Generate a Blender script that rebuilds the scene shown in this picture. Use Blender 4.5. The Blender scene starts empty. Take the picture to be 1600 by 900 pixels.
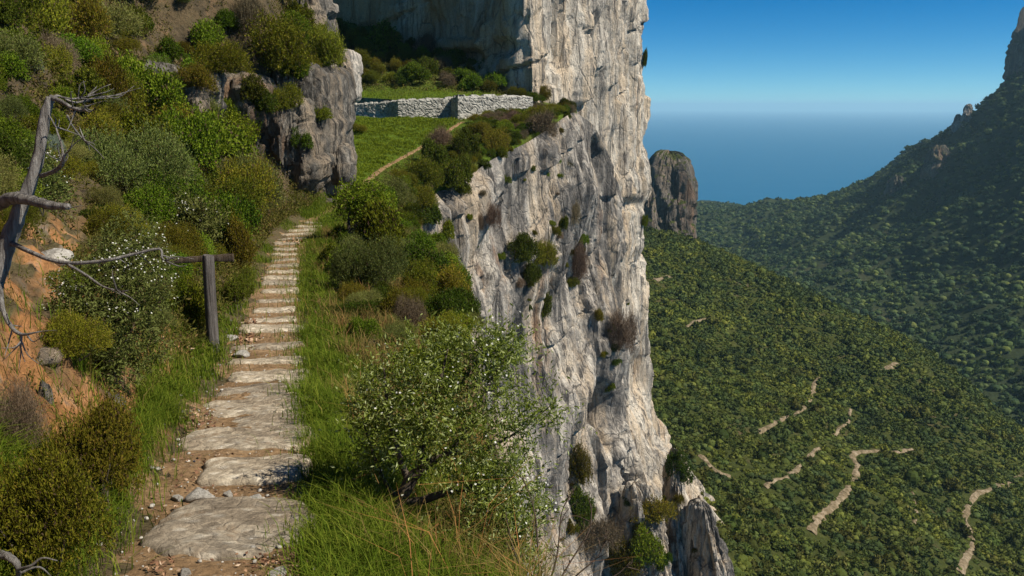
import bpy, math, random
import numpy as np
from mathutils import Vector, Matrix
from mathutils.bvhtree import BVHTree

random.seed(7)
scene = bpy.context.scene
COL = scene.collection
R = math.radians

# ------------------------------------------------------------------ camera, sky, sun, exposure
FPX, PITCH = 1386.0, R(11.55)
camd = bpy.data.cameras.new("camera"); camd.sensor_width = 36.0
camd.lens = 36.0 * FPX / 1600.0
camd.clip_start, camd.clip_end = 0.05, 90000.0
cam = bpy.data.objects.new("camera", camd); COL.objects.link(cam)
cam.location = (0, 0, 0); cam.rotation_euler = (R(90) - PITCH, 0, 0)
scene.camera = cam

SUN_EL, SUN_AZ = R(47), R(108)            # azimuth clockwise from the view direction
world = bpy.data.worlds.new("World"); scene.world = world
world.use_nodes = True
wn = world.node_tree; wn.nodes.clear()
sky = wn.nodes.new("ShaderNodeTexSky"); sky.sky_type = 'NISHITA'; sky.sun_disc = False
sky.sun_elevation, sky.sun_rotation = SUN_EL, SUN_AZ
sky.altitude, sky.air_density, sky.dust_density, sky.ozone_density = 3500, 0.65, 0.0, 2.0
hsv = wn.nodes.new("ShaderNodeHueSaturation"); hsv.inputs['Saturation'].default_value = 1.5
bg = wn.nodes.new("ShaderNodeBackground"); bg.inputs[1].default_value = 0.078
wo = wn.nodes.new("ShaderNodeOutputWorld")
tint = wn.nodes.new("ShaderNodeMix"); tint.data_type = 'RGBA'; tint.blend_type = 'MULTIPLY'; tint.inputs[0].default_value = 1.0
tint.inputs[7].default_value = (0.80, 1.08, 1.02, 1)
wn.links.new(sky.outputs[0], hsv.inputs['Color']); wn.links.new(hsv.outputs[0], tint.inputs[6]); wn.links.new(tint.outputs[2], bg.inputs[0])
wn.links.new(bg.outputs[0], wo.inputs[0])

sund = bpy.data.lights.new("sun", 'SUN'); sund.energy = 5.0; sund.angle = R(0.53); sund.color = (1.0, 0.92, 0.78)
sun = bpy.data.objects.new("sun", sund); COL.objects.link(sun)
SDIR = Vector((math.cos(SUN_EL) * math.sin(SUN_AZ), math.cos(SUN_EL) * math.cos(SUN_AZ), math.sin(SUN_EL)))
sun.rotation_euler = SDIR.to_track_quat('Z', 'Y').to_euler()
vs = scene.view_settings
vs.view_transform, vs.look, vs.exposure, vs.gamma, vs.use_curve_mapping = 'Standard', 'None', 0.4, 1.0, False
scene.render.engine = 'CYCLES'
scene.cycles.use_denoising = True
scene.cycles.max_bounces, scene.cycles.diffuse_bounces, scene.cycles.glossy_bounces = 6, 3, 2
scene.cycles.transmission_bounces, scene.cycles.transparent_max_bounces, scene.cycles.volume_bounces = 3, 6, 2

# ------------------------------------------------------------------ helpers
CP, SP = math.cos(PITCH), math.sin(PITCH)
def P(u, v, z):
    """world point seen at photo pixel (u, v) at depth z along the optical axis"""
    a, b = (u - 800) / FPX, (450 - v) / FPX
    return np.array((a * z, z * (CP + b * SP), z * (-SP + b * CP)))
def project(p):
    p = np.asarray(p, float)
    z = p[..., 1] * CP - p[..., 2] * SP
    up = p[..., 1] * SP + p[..., 2] * CP
    return 800 + FPX * p[..., 0] / z, 450 - FPX * up / z, z

def smooth(a, b, x):
    t = np.clip((x - a) / (b - a), 0, 1); return t * t * (3 - 2 * t)

def _hash(ix, iy, iz, seed):
    h = (ix.astype(np.int64) * 374761393 + iy.astype(np.int64) * 668265263 + iz.astype(np.int64) * 2147483647 + seed * 144269) & 0xFFFFFFFF
    h = ((h ^ (h >> 13)) * 1274126177) & 0xFFFFFFFF
    h = ((h ^ (h >> 16)) * 2246822519) & 0xFFFFFFFF
    return (h ^ (h >> 15)) & 0xFFFFFFFF
_G = np.random.RandomState(3).normal(size=(256, 3)); _G /= np.linalg.norm(_G, axis=1)[:, None]
def perlin(p, seed=0):
    p = np.asarray(p, float); i = np.floor(p).astype(np.int64); f = p - i
    w = f * f * f * (f * (f * 6 - 15) + 10)
    out = 0
    for dx in (0, 1):
        for dy in (0, 1):
            for dz in (0, 1):
                g = _G[_hash(i[:, 0] + dx, i[:, 1] + dy, i[:, 2] + dz, seed) & 255]
                d = (g * (f - (dx, dy, dz))).sum(1)
                out = out + d * (w[:, 0] if dx else 1 - w[:, 0]) * (w[:, 1] if dy else 1 - w[:, 1]) * (w[:, 2] if dz else 1 - w[:, 2])
    return out * 1.6
def fbm(p, oct=4, seed=0, gain=0.5):
    p = np.asarray(p, float); a, s = 1.0, 0
    for k in range(oct):
        s = s + a * perlin(p * 2.03 ** k, seed + k * 17); a *= gain
    return s
def ridged(p, oct=3, seed=0):
    p = np.asarray(p, float); a, s = 1.0, 0
    for k in range(oct):
        s = s + a * (1 - 2 * np.abs(perlin(p * 2.1 ** k, seed + k * 31))); a *= 0.5
    return s
def cells(q, seed=0):
    """2-D worley: (F1, F2, cell hash 0..1 x3, vector to cell centre)"""
    q = np.asarray(q, float); i = np.floor(q).astype(np.int64)
    n = len(q); f1 = np.full(n, 9e9); f2 = np.full(n, 9e9)
    hid = np.zeros((n, 3)); vec = np.zeros((n, 2)); z0 = np.zeros(n, np.int64)
    for dx in (-1, 0, 1):
        for dy in (-1, 0, 1):
            cx, cy = i[:, 0] + dx, i[:, 1] + dy
            h = _hash(cx, cy, z0, seed); h2 = _hash(cx, cy, z0 + 1, seed); h3 = _hash(cx, cy, z0 + 2, seed)
            px, py = cx + (h & 65535) / 65535.0, cy + (h2 & 65535) / 65535.0
            vx, vy = q[:, 0] - px, q[:, 1] - py
            d = np.sqrt(vx * vx + vy * vy)
            m = d < f1
            f2 = np.where(m, f1, np.minimum(f2, d))
            hid[m] = np.stack([(h[m] >> 16) / 65535.0, (h2[m] >> 16) / 65535.0, (h3[m] >> 16) / 65535.0], 1)
            vec[m] = np.stack([vx[m], vy[m]], 1)
            f1 = np.where(m, d, f1)
    return f1, f2, hid, vec

def soft_cells(q, seed=0, k=9.0):
    """faceted noise: each cell is a tilted plane, neighbours meet in a short ramp. returns offset (about -1..1) and F2-F1"""
    q = np.asarray(q, float); i = np.floor(q).astype(np.int64); n = len(q)
    D, VV = [], []; z0 = np.zeros(n, np.int64)
    for dx in (-1, 0, 1):
        for dy in (-1, 0, 1):
            cx, cy = i[:, 0] + dx, i[:, 1] + dy
            h = _hash(cx, cy, z0, seed); h2 = _hash(cx, cy, z0 + 1, seed); h3 = _hash(cx, cy, z0 + 2, seed)
            vx, vy = q[:, 0] - cx - (h & 65535) / 65535.0, q[:, 1] - cy - (h2 & 65535) / 65535.0
            D.append(np.sqrt(vx * vx + vy * vy))
            VV.append(((h >> 16) / 65535.0 - .5) * 1.2 + ((h2 >> 16) / 65535.0 - .5) * 1.6 * vx + ((h3 >> 16) / 65535.0 - .5) * 1.4 * vy)
    D, VV = np.array(D), np.array(VV); Ds = np.sort(D, 0)
    w = np.exp(-k * (D - Ds[0])) ** 2
    return (w * VV).sum(0) / w.sum(0), Ds[1] - Ds[0]

def _h1(a, b, seed):
    h = _hash(a.astype(np.int64), b.astype(np.int64), (a * 0).astype(np.int64), seed); return (h & 65535) / 65535.0, (h >> 16) / 65535.0
def blocks(s, z, ws, hz, seed, soft=0.10, rsoft=0.05, tilt=0.8):
    """fractured columns: straight vertical joints, each column broken into blocks set in or out; returns offset and distance to the nearest joint"""
    def bound(i): return i + 0.7 * (_h1(i, i * 0 + 5, seed)[0] - .5)
    u = s / ws; i = np.floor(u)
    i = np.where(u < bound(i), i - 1, i); i = np.where(u >= bound(i + 1), i + 1, i)
    b0, b1 = bound(i), bound(i + 1)
    def col(c):
        v = z / hz + 17.3 * _h1(c, c * 0 + 9, seed)[0]; j = np.floor(v)
        def rb(j): return j + 0.7 * (_h1(c, j, seed + 3)[0] - .5)
        j = np.where(v < rb(j), j - 1, j); j = np.where(v >= rb(j + 1), j + 1, j)
        def val(j):
            a, t = _h1(c, j, seed + 7); return (a - .5) * 1.3 + (t - .5) * tilt * (u - (b0 + b1) / 2) + (_h1(c, j, seed + 11)[0] - .5) * .7 * (v - j - .5)
        d0, d1 = v - rb(j), rb(j + 1) - v
        w0 = np.clip(.5 - d0 / (2 * rsoft), 0, .5); w1 = np.clip(.5 - d1 / (2 * rsoft), 0, .5)
        return val(j) * (1 - w0 - w1) + val(j - 1) * w0 + val(j + 1) * w1, np.minimum(d0, d1) * hz
    v0, er = col(i); dl, dr = u - b0, b1 - u
    wl = np.clip(.5 - dl / (2 * soft), 0, .5); wr = np.clip(.5 - dr / (2 * soft), 0, .5)
    out = v0 * (1 - wl - wr)
    m = wl > 0; out = out + np.where(m, col(i - 1)[0] * wl, 0); out = out + np.where(wr > 0, col(i + 1)[0] * wr, 0)
    return out, np.minimum(dl, dr) * ws, er

def np_mesh(name, verts, faces, smooth_shade=False, mat_idx=None):
    """faces: (M,3) or (M,4) int array"""
    verts = np.asarray(verts, np.float32); faces = np.asarray(faces, np.int32)
    me = bpy.data.meshes.new(name)
    k = faces.shape[1]; m = len(faces)
    me.vertices.add(len(verts)); me.vertices.foreach_set("co", verts.ravel())
    me.loops.add(m * k); me.loops.foreach_set("vertex_index", faces.ravel())
    me.polygons.add(m); me.polygons.foreach_set("loop_start", np.arange(0, m * k, k, dtype=np.int32))
    try: me.polygons.foreach_set("loop_total", np.full(m, k, np.int32))
    except Exception: pass
    if mat_idx is not None: me.polygons.foreach_set("material_index", np.asarray(mat_idx, np.int32))
    me.polygons.foreach_set("use_smooth", np.full(m, bool(smooth_shade)))
    me.update(calc_edges=True); me.validate()
    return me
def link(name, me, mats=(), parent=None, label=None, cat=None, kind=None, group=None, loc=None):
    o = bpy.data.objects.new(name, me); COL.objects.link(o)
    if me is not None and not me.materials:
        for m in (mats if isinstance(mats, (list, tuple)) else [mats]): me.materials.append(m)
    if parent is not None: o.parent = parent
    if loc is not None: o.location = loc
    tag(o, label, cat, kind, group)
    return o
def tag(o, label=None, cat=None, kind=None, group=None):
    if label: o["label"] = label
    if cat: o["category"] = cat
    if kind: o["kind"] = kind
    if group: o["group"] = group
def grid_faces(nr, nc, wrap=False):
    i = np.arange(nr - 1)[:, None]; j = np.arange(nc if wrap else nc - 1)[None, :]
    jn = (j + 1) % nc
    return np.stack([i * nc + j, i * nc + jn, (i + 1) * nc + jn, (i + 1) * nc + j], -1).reshape(-1, 4)

def rbf_fit(pts):
    pts = np.asarray(pts, float); x = pts[:, :2]; s = 50.0
    d = np.linalg.norm(x[:, None] - x[None], axis=2) / s
    K = np.where(d > 0, d * d * np.log(d + 1e-12), 0) + np.eye(len(x)) * 0.02
    A = np.hstack([np.ones((len(x), 1)), x / s])
    M = np.block([[K, A], [A.T, np.zeros((3, 3))]])
    c = np.linalg.solve(M, np.concatenate([pts[:, 2], np.zeros(3)]))
    def f(q):
        q = np.asarray(q, float); out = np.zeros(len(q))
        for k in range(0, len(q), 20000):
            qq = q[k:k + 20000]
            d = np.linalg.norm(qq[:, None] - x[None], axis=2) / s
            out[k:k + 20000] = np.where(d > 0, d * d * np.log(d + 1e-12), 0) @ c[:len(x)] + c[len(x)] + qq @ c[-2:] / s
        return out
    return f

# ------------------------------------------------------------------ materials
class NT:
    def __init__(s, name):
        s.m = bpy.data.materials.new(name); s.m.use_nodes = True
        s.t = s.m.node_tree; s.t.nodes.clear()
        s.out = s.t.nodes.new("ShaderNodeOutputMaterial")
        s.co = s.t.nodes.new("ShaderNodeTexCoord").outputs['Object']
    def n(s, ty, **kw):
        nd = s.t.nodes.new(ty)
        for k, v in kw.items(): setattr(nd, k, v)
        return nd
    def l(s, a, b): s.t.links.new(a, b)
    def put(s, sock, v):
        if hasattr(v, 'is_output') or hasattr(v, 'links'): s.l(v, sock)
        else: sock.default_value = v
    def mapping(s, scale=(1, 1, 1), rot=(0, 0, 0), src=None):
        m = s.n("ShaderNodeMapping"); s.l(src or s.co, m.inputs[0])
        m.inputs['Scale'].default_value = scale; m.inputs['Rotation'].default_value = rot
        return m.outputs[0]
    def noise(s, scale, detail=6, rough=0.6, vec=None, dist=0.0):
        nd = s.n("ShaderNodeTexNoise"); s.l(vec or s.co, nd.inputs['Vector'])
        nd.inputs['Scale'].default_value, nd.inputs['Detail'].default_value = scale, detail
        nd.inputs['Roughness'].default_value = rough; nd.inputs['Distortion'].default_value = dist
        return nd.outputs['Fac']
    def voronoi(s, scale, vec=None, feature='F1', out='Distance'):
        nd = s.n("ShaderNodeTexVoronoi", feature=feature); s.l(vec or s.co, nd.inputs['Vector'])
        nd.inputs['Scale'].default_value = scale
        return nd.outputs[out]
    def ramp(s, fac, stops):
        nd = s.n("ShaderNodeValToRGB"); s.l(fac, nd.inputs[0])
        el = nd.color_ramp.elements
        while len(el) > 1: el.remove(el[-1])
        el[0].position = stops[0][0]; el[0].color = _c(stops[0][1])
        for p, c in stops[1:]:
            e = el.new(p); e.color = _c(c)
        return nd.outputs[0]
    def mix(s, fac, a, b, mode='MIX'):
        nd = s.n("ShaderNodeMix", data_type='RGBA', blend_type=mode, clamp_result=False)
        s.put(nd.inputs[0], fac)
        s.put(nd.inputs[6], a if not isinstance(a, tuple) else _c(a)); s.put(nd.inputs[7], b if not isinstance(b, tuple) else _c(b))
        return nd.outputs[2]
    def math(s, op, a, b=0.0):
        nd = s.n("ShaderNodeMath", operation=op); s.put(nd.inputs[0], a); s.put(nd.inputs[1], b); return nd.outputs[0]
    def bump(s, h, strength=0.5, dist=0.1, nrm=None):
        nd = s.n("ShaderNodeBump"); s.l(h, nd.inputs['Height'])
        nd.inputs['Strength'].default_value, nd.inputs['Distance'].default_value = strength, dist
        if nrm is not None: s.l(nrm, nd.inputs['Normal'])
        return nd.outputs[0]
    def bsdf(s, color, rough=0.8, normal=None, spec=0.3, trans=None):
        b = s.n("ShaderNodeBsdfPrincipled")
        s.put(b.inputs['Base Color'], color if not isinstance(color, tuple) else _c(color)); s.put(b.inputs['Roughness'], rough)
        b.inputs['Specular IOR Level'].default_value = spec
        if normal is not None: s.l(normal, b.inputs['Normal'])
        if trans:
            t = s.n("ShaderNodeBsdfTranslucent"); s.put(t.inputs[0], color if not isinstance(color, tuple) else _c(color))
            mx = s.n("ShaderNodeMixShader"); mx.inputs[0].default_value = trans
            s.l(b.outputs[0], mx.inputs[1]); s.l(t.outputs[0], mx.inputs[2]); s.l(mx.outputs[0], s.out.inputs[0])
        else: s.l(b.outputs[0], s.out.inputs[0])
        return s.m
def _c(c): return tuple(c) if len(c) == 4 else (*c, 1.0)

def mat_rock(name, pale, mid, dark, stain=(0.36, 0.2, 0.1), stain_lo=0.6, sc=1.0, streak=0.16, bump=1.0, lo=0.40, hi=0.56, warm_lo=0.48, veg=None, rust=None):
    k = NT(name)
    v = k.mapping((sc, sc, sc * streak))
    st = k.math('ADD', k.math('MULTIPLY', k.noise(0.75, 9, 0.68, v), 0.6), k.math('MULTIPLY', k.noise(0.14, 6, 0.6, k.mapping((sc, sc, sc * .45))), 0.4))
    col = k.ramp(st, [(lo - .09, dark), (lo, tuple(0.45 * a + .55 * b for a, b in zip(dark, mid))), ((lo + hi) / 2 - .02, mid), (hi, pale), (0.8, tuple(min(.75, a * 1.12) for a in pale))])
    warm = tuple(a * b for a, b in zip(pale, (0.97, 0.84, 0.69)))
    col = k.mix(k.ramp(k.noise(0.3, 6, .65, k.mapping((sc, sc, sc * .14), (0, 0, 1))), [(warm_lo, (0, 0, 0)), (warm_lo + .13, (0.7,) * 3)]), col, warm)
    bl = k.noise(0.17, 5, 0.6, k.mapping((sc, sc, sc * 0.22)))
    col = k.mix(k.ramp(bl, [(stain_lo, (0, 0, 0)), (stain_lo + 0.1, (0.85,) * 3)]), col, stain)
    thin = k.noise(1.7, 6, 0.66, k.mapping((sc, sc, sc * 0.035), (0.02, 0.03, 0.5)))
    col = k.mix(k.ramp(thin, [(0.535, (0, 0, 0)), (0.61, (0.85,) * 3)]), col, dark)                    # thin water streaks
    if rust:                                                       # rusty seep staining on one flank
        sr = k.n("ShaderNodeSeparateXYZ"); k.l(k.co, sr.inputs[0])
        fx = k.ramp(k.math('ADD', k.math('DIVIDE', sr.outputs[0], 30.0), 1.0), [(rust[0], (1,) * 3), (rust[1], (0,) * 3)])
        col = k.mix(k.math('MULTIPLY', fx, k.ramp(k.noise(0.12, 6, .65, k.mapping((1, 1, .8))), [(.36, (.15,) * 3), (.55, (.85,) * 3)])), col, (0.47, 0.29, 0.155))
    fine = k.noise(5 * sc, 8, 0.72)
    col = k.mix(1.0, col, k.ramp(fine, [(0.25, (0.5,) * 3), (0.48, (0.92,) * 3), (0.75, (1.2,) * 3)]), 'MULTIPLY')
    wv = k.mix(0.10, k.mapping((sc, sc, sc * 0.28), (0.30, 0.10, 0)), k.noise(1.5 * sc, 4), 'ADD')
    e1 = k.voronoi(0.42, wv, 'DISTANCE_TO_EDGE'); e2 = k.voronoi(1.5, wv, 'DISTANCE_TO_EDGE')
    c1 = k.ramp(e1, [(0.0, (0.0,) * 3), (0.035, (1,) * 3)]); c2 = k.ramp(e2, [(0.0, (0.0,) * 3), (0.05, (1,) * 3)])
    brk = k.ramp(k.noise(0.5 * sc, 4), [(.45, (0,) * 3), (.6, (.75,) * 3)])
    col = k.mix(k.math('MULTIPLY', k.math('SUBTRACT', 1.0, c1), brk), col, dark)
    pl = k.voronoi(1.3, k.mapping((sc, sc, sc * .2), (0.2, 0.1, 0)), 'F1', 'Color')
    h = k.math('ADD', k.math('MULTIPLY', k.noise(1.6 * sc, 9, 0.72, k.mapping((1, 1, 0.55), (.3, .1, 0))), 0.9), k.math('ADD', k.math('MULTIPLY', c1, 0.25), k.math('MULTIPLY', c2, 0.12)))
    sx = k.n("ShaderNodeSeparateXYZ"); k.l(pl, sx.inputs[0]); h = k.math('ADD', h, k.math('MULTIPLY', sx.outputs[0], 0.35))
    nrm = k.bump(h, 1.0, 0.6 * bump)
    nrm = k.bump(fine, 0.7, 0.07 * bump, nrm)
    if veg:
        g = k.n("ShaderNodeNewGeometry"); sn = k.n("ShaderNodeSeparateXYZ"); k.l(g.outputs['True Normal'], sn.inputs[0])
        f = k.math('ADD', sn.outputs[2], k.math('MULTIPLY', k.math('SUBTRACT', k.noise(2.5 * sc, 5), .5), .9))
        col = k.mix(k.ramp(f, [(.52, (0,) * 3), (.62, (1,) * 3)]), col, k.mix(k.noise(9 * sc, 4), tuple(.5 * a for a in veg), tuple(1.6 * a for a in veg)))
    return k.bsdf(col, 0.92, nrm, 0.12)

M = {}
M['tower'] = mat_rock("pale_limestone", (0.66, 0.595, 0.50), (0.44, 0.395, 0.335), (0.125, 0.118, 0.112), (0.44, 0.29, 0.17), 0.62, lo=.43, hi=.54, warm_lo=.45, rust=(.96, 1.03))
M['ledge'] = mat_rock("grey_limestone", (0.62, 0.56, 0.475), (0.35, 0.315, 0.275), (0.095, 0.090, 0.086), (0.33, 0.16, 0.07), 0.60, lo=.475, hi=.575, warm_lo=.475)  # grey streaks, dark share raised to paint in missing relief shade
M['outcrop'] = mat_rock("weathered_limestone", (0.46, 0.41, 0.345), (0.225, 0.205, 0.175), (0.06, 0.056, 0.052), (0.26, 0.13, 0.055), 0.56, sc=1.6, streak=0.95, lo=.47, hi=.62)
M['farrock'] = mat_rock("far_limestone", (0.25, 0.22, 0.19), (0.14, 0.126, 0.11), (0.06, 0.055, 0.05), (0.25, 0.15, 0.09), 0.56, sc=0.22, streak=0.12, bump=4, lo=.46, hi=.62, veg=(0.05, 0.06, 0.014))

M['farcrag'] = mat_rock("pale_far_limestone", (0.40, 0.37, 0.34), (0.28, 0.26, 0.24), (0.12, 0.115, 0.11), (0.25, 0.15, 0.09), 0.6, sc=0.15, streak=0.2, bump=5)

def mat_ground():
    k = NT("hillside_soil")
    base = k.ramp(k.noise(0.9, 8, 0.65), [(0.3, (0.055, 0.045, 0.025)), (0.45, (0.11, 0.08, 0.045)), (0.6, (0.10, 0.085, 0.04)), (0.72, (0.075, 0.075, 0.025))])
    base = k.mix(1.0, base, k.ramp(k.noise(18, 7, .75), [(.32, (.35,) * 3), (.5, (1,) * 3), (.68, (1.5,) * 3)]), 'MULTIPLY')
    soil = k.ramp(k.noise(3.0, 8, 0.7), [(0.3, (0.17, 0.08, 0.032)), (0.48, (0.36, 0.17, 0.065)), (0.62, (0.42, 0.22, 0.10)), (0.75, (0.48, 0.33, 0.21))])
    soil = k.mix(1.0, soil, k.ramp(k.noise(14, 8, .75), [(.3, (.4,) * 3), (.5, (1,) * 3), (.7, (1.25,) * 3)]), 'MULTIPLY')
    soil = k.mix(k.ramp(k.noise(1.1, 5, .7), [(.55, (0,) * 3), (.63, (.8,) * 3)]), soil, (0.21, 0.19, 0.16))
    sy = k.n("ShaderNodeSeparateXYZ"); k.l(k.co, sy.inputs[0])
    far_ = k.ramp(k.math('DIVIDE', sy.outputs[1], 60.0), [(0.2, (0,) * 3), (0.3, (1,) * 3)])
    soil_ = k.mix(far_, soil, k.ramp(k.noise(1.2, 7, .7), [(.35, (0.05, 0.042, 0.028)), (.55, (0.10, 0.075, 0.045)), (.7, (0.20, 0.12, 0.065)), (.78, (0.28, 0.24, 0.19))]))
    geo = k.n("ShaderNodeNewGeometry"); sx = k.n("ShaderNodeSeparateXYZ"); k.l(geo.outputs['Normal'], sx.inputs[0])
    steep = k.math('ADD', sx.outputs[2], k.math('MULTIPLY', k.math('SUBTRACT', k.noise(0.8, 5), 0.5), 0.6))
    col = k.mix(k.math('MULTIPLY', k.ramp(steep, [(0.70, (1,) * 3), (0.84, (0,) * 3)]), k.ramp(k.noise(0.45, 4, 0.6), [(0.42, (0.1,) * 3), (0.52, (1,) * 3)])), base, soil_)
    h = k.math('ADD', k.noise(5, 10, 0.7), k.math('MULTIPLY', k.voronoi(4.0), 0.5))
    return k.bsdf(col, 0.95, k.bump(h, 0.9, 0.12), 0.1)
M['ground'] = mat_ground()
def mat_lawn(name, c1, c2, c3, sc=1.0):
    k = NT(name)
    col = k.ramp(k.noise(0.22 * sc, 7, 0.65), [(0.32, c3), (0.47, c1), (0.62, c2)])
    col = k.mix(1.0, col, k.ramp(k.noise(4 * sc, 6, 0.7), [(0.3, (0.5,) * 3), (0.7, (1.2,) * 3)]), 'MULTIPLY')
    return k.bsdf(col, 0.95, k.bump(k.noise(5 * sc, 8, 0.75), 1.0, 0.3), 0.1)
M['lawn'] = mat_lawn("meadow", (0.10, 0.155, 0.016), (0.13, 0.20, 0.018), (0.11, 0.115, 0.03))
M['terrace'] = mat_lawn("terrace_scrub", (0.10, 0.14, 0.02), (0.14, 0.155, 0.035), (0.12, 0.085, 0.05))
M['valley'] = mat_lawn("valley_scrub", (0.045, 0.057, 0.012), (0.06, 0.066, 0.015), (0.09, 0.072, 0.033), 0.25)
M['farhill'] = mat_lawn("far_woodland_floor", (0.030, 0.042, 0.015), (0.04, 0.052, 0.02), (0.05, 0.05, 0.025), 0.08)

# ------------------------------------------------------------------ path centre line, profiles, near hillside
_pc = [(362, 830, 5.66), (388, 690, 7.9), (412, 610, 10.6), (425, 550, 13.1), (434, 480, 18), (440, 440, 22.5), (450, 400, 28),
       (470, 365, 34), (492, 346, 39), (534, 321, 46), (552, 299, 58), (600, 262, 72), (650, 235, 80), (700, 205, 88), (722, 190, 92)]
PC = np.array([(0.3, -4, -1.0), (-0.6, 0, -1.7)] + [tuple(P(*q)) for q in _pc] + [(-2.5, 97, -1.2)])
_yy = np.linspace(PC[0, 1], PC[-1, 1], 600)
def _sm(vals, w=13):
    k = np.ones(w) / w
    return np.convolve(np.pad(vals, w // 2, mode='reflect', reflect_type='odd'), k, 'valid')
_px, _pz = _sm(np.interp(_yy, PC[:, 1], PC[:, 0])), _sm(np.interp(_yy, PC[:, 1], PC[:, 2]))
def xc(y): return np.interp(y, _yy, _px)
def zc(y): return np.interp(y, _yy, _pz)
LD = np.array([0, 0.6, 1.0, 1.6, 2.4, 3.5, 5, 8, 12, 20, 45])
LT = {-4: [0, 0, .15, .9, 1.5, 2.1, 2.9, 4.6, 7, 12, 24], 6: [0, .02, .25, 1.05, 1.7, 2.3, 3.2, 5.2, 8, 13.5, 27],
      12.6: [0, 0, .12, .6, 1.2, 1.9, 3.0, 5.4, 8.5, 14, 28], 28: [0, 0, .15, .6, 1.3, 2.3, 3.9, 7.6, 12, 19, 34],
      37: [0, 0, .2, .6, 1.3, 2.4, 4.0, 7.5, 12, 20, 36], 43: [0, 0, .2, .7, 1.6, 3.0, 5.0, 9.0, 15, 24, 38], 47: [0, .2, 1.2, 4, 7.5, 10.5, 13, 17, 21, 27, 40], 54: [0, .2, 1.5, 5, 8.8, 12, 14.5, 18, 22, 28, 40],
      59: [0, .1, .6, 2.2, 5, 8, 10.5, 15, 19, 26, 36], 64: [0, 0, .05, .1, .3, .6, 1.4, 4, 8, 14, 25],
      75: [0, 0, .08, .2, .35, .55, .9, 1.7, 3, 7, 20], 88: [0, 0, .02, .1, .2, .3, .45, .6, 1.2, 3, 14], 94: [0, 0, 0, .05, .1, .12, .12, .1, .05, .6, 8], 98: [0, 0, 0, .0, .0, .0, .0, .0, .0, .5, 8]}
EY = np.array([-4, 0, 5, 12, 25, 37.5, 55, 62, 70, 75, 80, 86, 92.5, 98])
EX = np.array([1.3, .85, .08, -.6, -1.2, -2.7, -6.5, -8.0, -7.7, -5.2, -2.3, 1.2, 4.6, 7.0])
ED = np.array([.3, .3, .3, .8, 1.4, 2.1, .6, 1.3, 2.1, 1.9, .6, 0.2, -.5, -1.1])
_ly = np.array(sorted(LT)); _lt = np.array([LT[k] for k in sorted(LT)], float)
def edge_x(y): return np.interp(y, EY, EX)
def H(x, y, rough=True):
    x, y = np.asarray(x, float), np.asarray(y, float)
    o = x - xc(y); d = -o
    iy = np.clip(np.searchsorted(_ly, y) - 1, 0, len(_ly) - 2); ty = np.clip((y - _ly[iy]) / (_ly[iy + 1] - _ly[iy]), 0, 1)
    dd = np.clip(d, 0, 44.99); idd = np.clip(np.searchsorted(LD, dd, 'right') - 1, 0, len(LD) - 2); td = (dd - LD[idd]) / (LD[idd + 1] - LD[idd])
    a = _lt[iy, idd] * (1 - td) + _lt[iy, idd + 1] * td; b = _lt[iy + 1, idd] * (1 - td) + _lt[iy + 1, idd + 1] * td
    left = a * (1 - ty) + b * ty
    e = edge_x(y) - xc(y); dr = np.interp(y, EY, ED)
    t = np.clip((o - 0.6) / np.maximum(e - 0.6, 0.1), 0, 1)
    right = -dr * t ** 1.5 - np.maximum(o - e, 0) * np.where(y > 23, 12.0, 5.0)
    z = zc(y) + np.where(o < 0, left, right)
    if rough:
        p3 = np.stack([x, y, np.zeros_like(x)], 1)
        amp = smooth(0.55, 1.6, np.abs(o)) * np.where(y > 62, 0.5, 1.0)
        z = z + amp * (0.22 * fbm(p3 * 0.9, 4, 5) + 0.45 * fbm(p3 * 0.22, 3, 9) * smooth(1.5, 5, np.abs(o)) * np.where(o > 0, 0.3, 1)) + 0.02 * fbm(p3 * 3, 2, 3) + amp * (o < 0) * (y < 16) * (0.10 * ridged(p3 * 1.7, 3, 33) + 0.16 * soft_cells(np.stack([x * 3.1 + z, y * 3.1], 1), 66, 9)[0] + 0.07 * soft_cells(np.stack([x * 8 + z * 2, y * 8], 1), 67, 8)[0])
    return z

_o = np.concatenate([-np.geomspace(45, 3, 70), np.linspace(-2.9, 1.5, 64)])
_r = np.concatenate([np.linspace(0, 1, 34), ])
_y = np.concatenate([np.linspace(-4, 14, 170), np.linspace(14.15, 45, 150), np.linspace(45.3, 98, 150)])
_rows = []
_down = np.array([0.08, 0.2, 0.4, 0.7, 1.2, 2.0, 3.5])
for y in _y:
    e = edge_x(y) - xc(y)
    rr = 1.5 + (e - 1.5) * _r[1:]
    if e < 1.7: rr = 1.5 + 0.2 * _r[1:]
    _rows.append(np.concatenate([_o, rr, rr[-1] + _down]))
_off = np.array(_rows)
_off[_y > 23, -7:] = _off[_y > 23, -8:-7] + 0.02 * np.arange(1, 8)
_gx = xc(_y)[:, None] + _off; _gy = np.repeat(_y[:, None], _off.shape[1], 1)
_gz = H(_gx.ravel(), _gy.ravel()).reshape(_gx.shape)
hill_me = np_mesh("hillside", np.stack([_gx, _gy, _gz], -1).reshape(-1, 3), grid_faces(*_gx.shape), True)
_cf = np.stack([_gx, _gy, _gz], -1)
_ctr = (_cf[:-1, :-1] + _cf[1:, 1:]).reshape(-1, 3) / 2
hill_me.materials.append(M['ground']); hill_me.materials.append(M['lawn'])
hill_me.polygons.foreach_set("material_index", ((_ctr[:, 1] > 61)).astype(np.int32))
hillside = link("hillside", hill_me, label="scrubby hillside of orange soil that carries the stepped path along the drop", cat="hillside", kind="structure")

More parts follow.
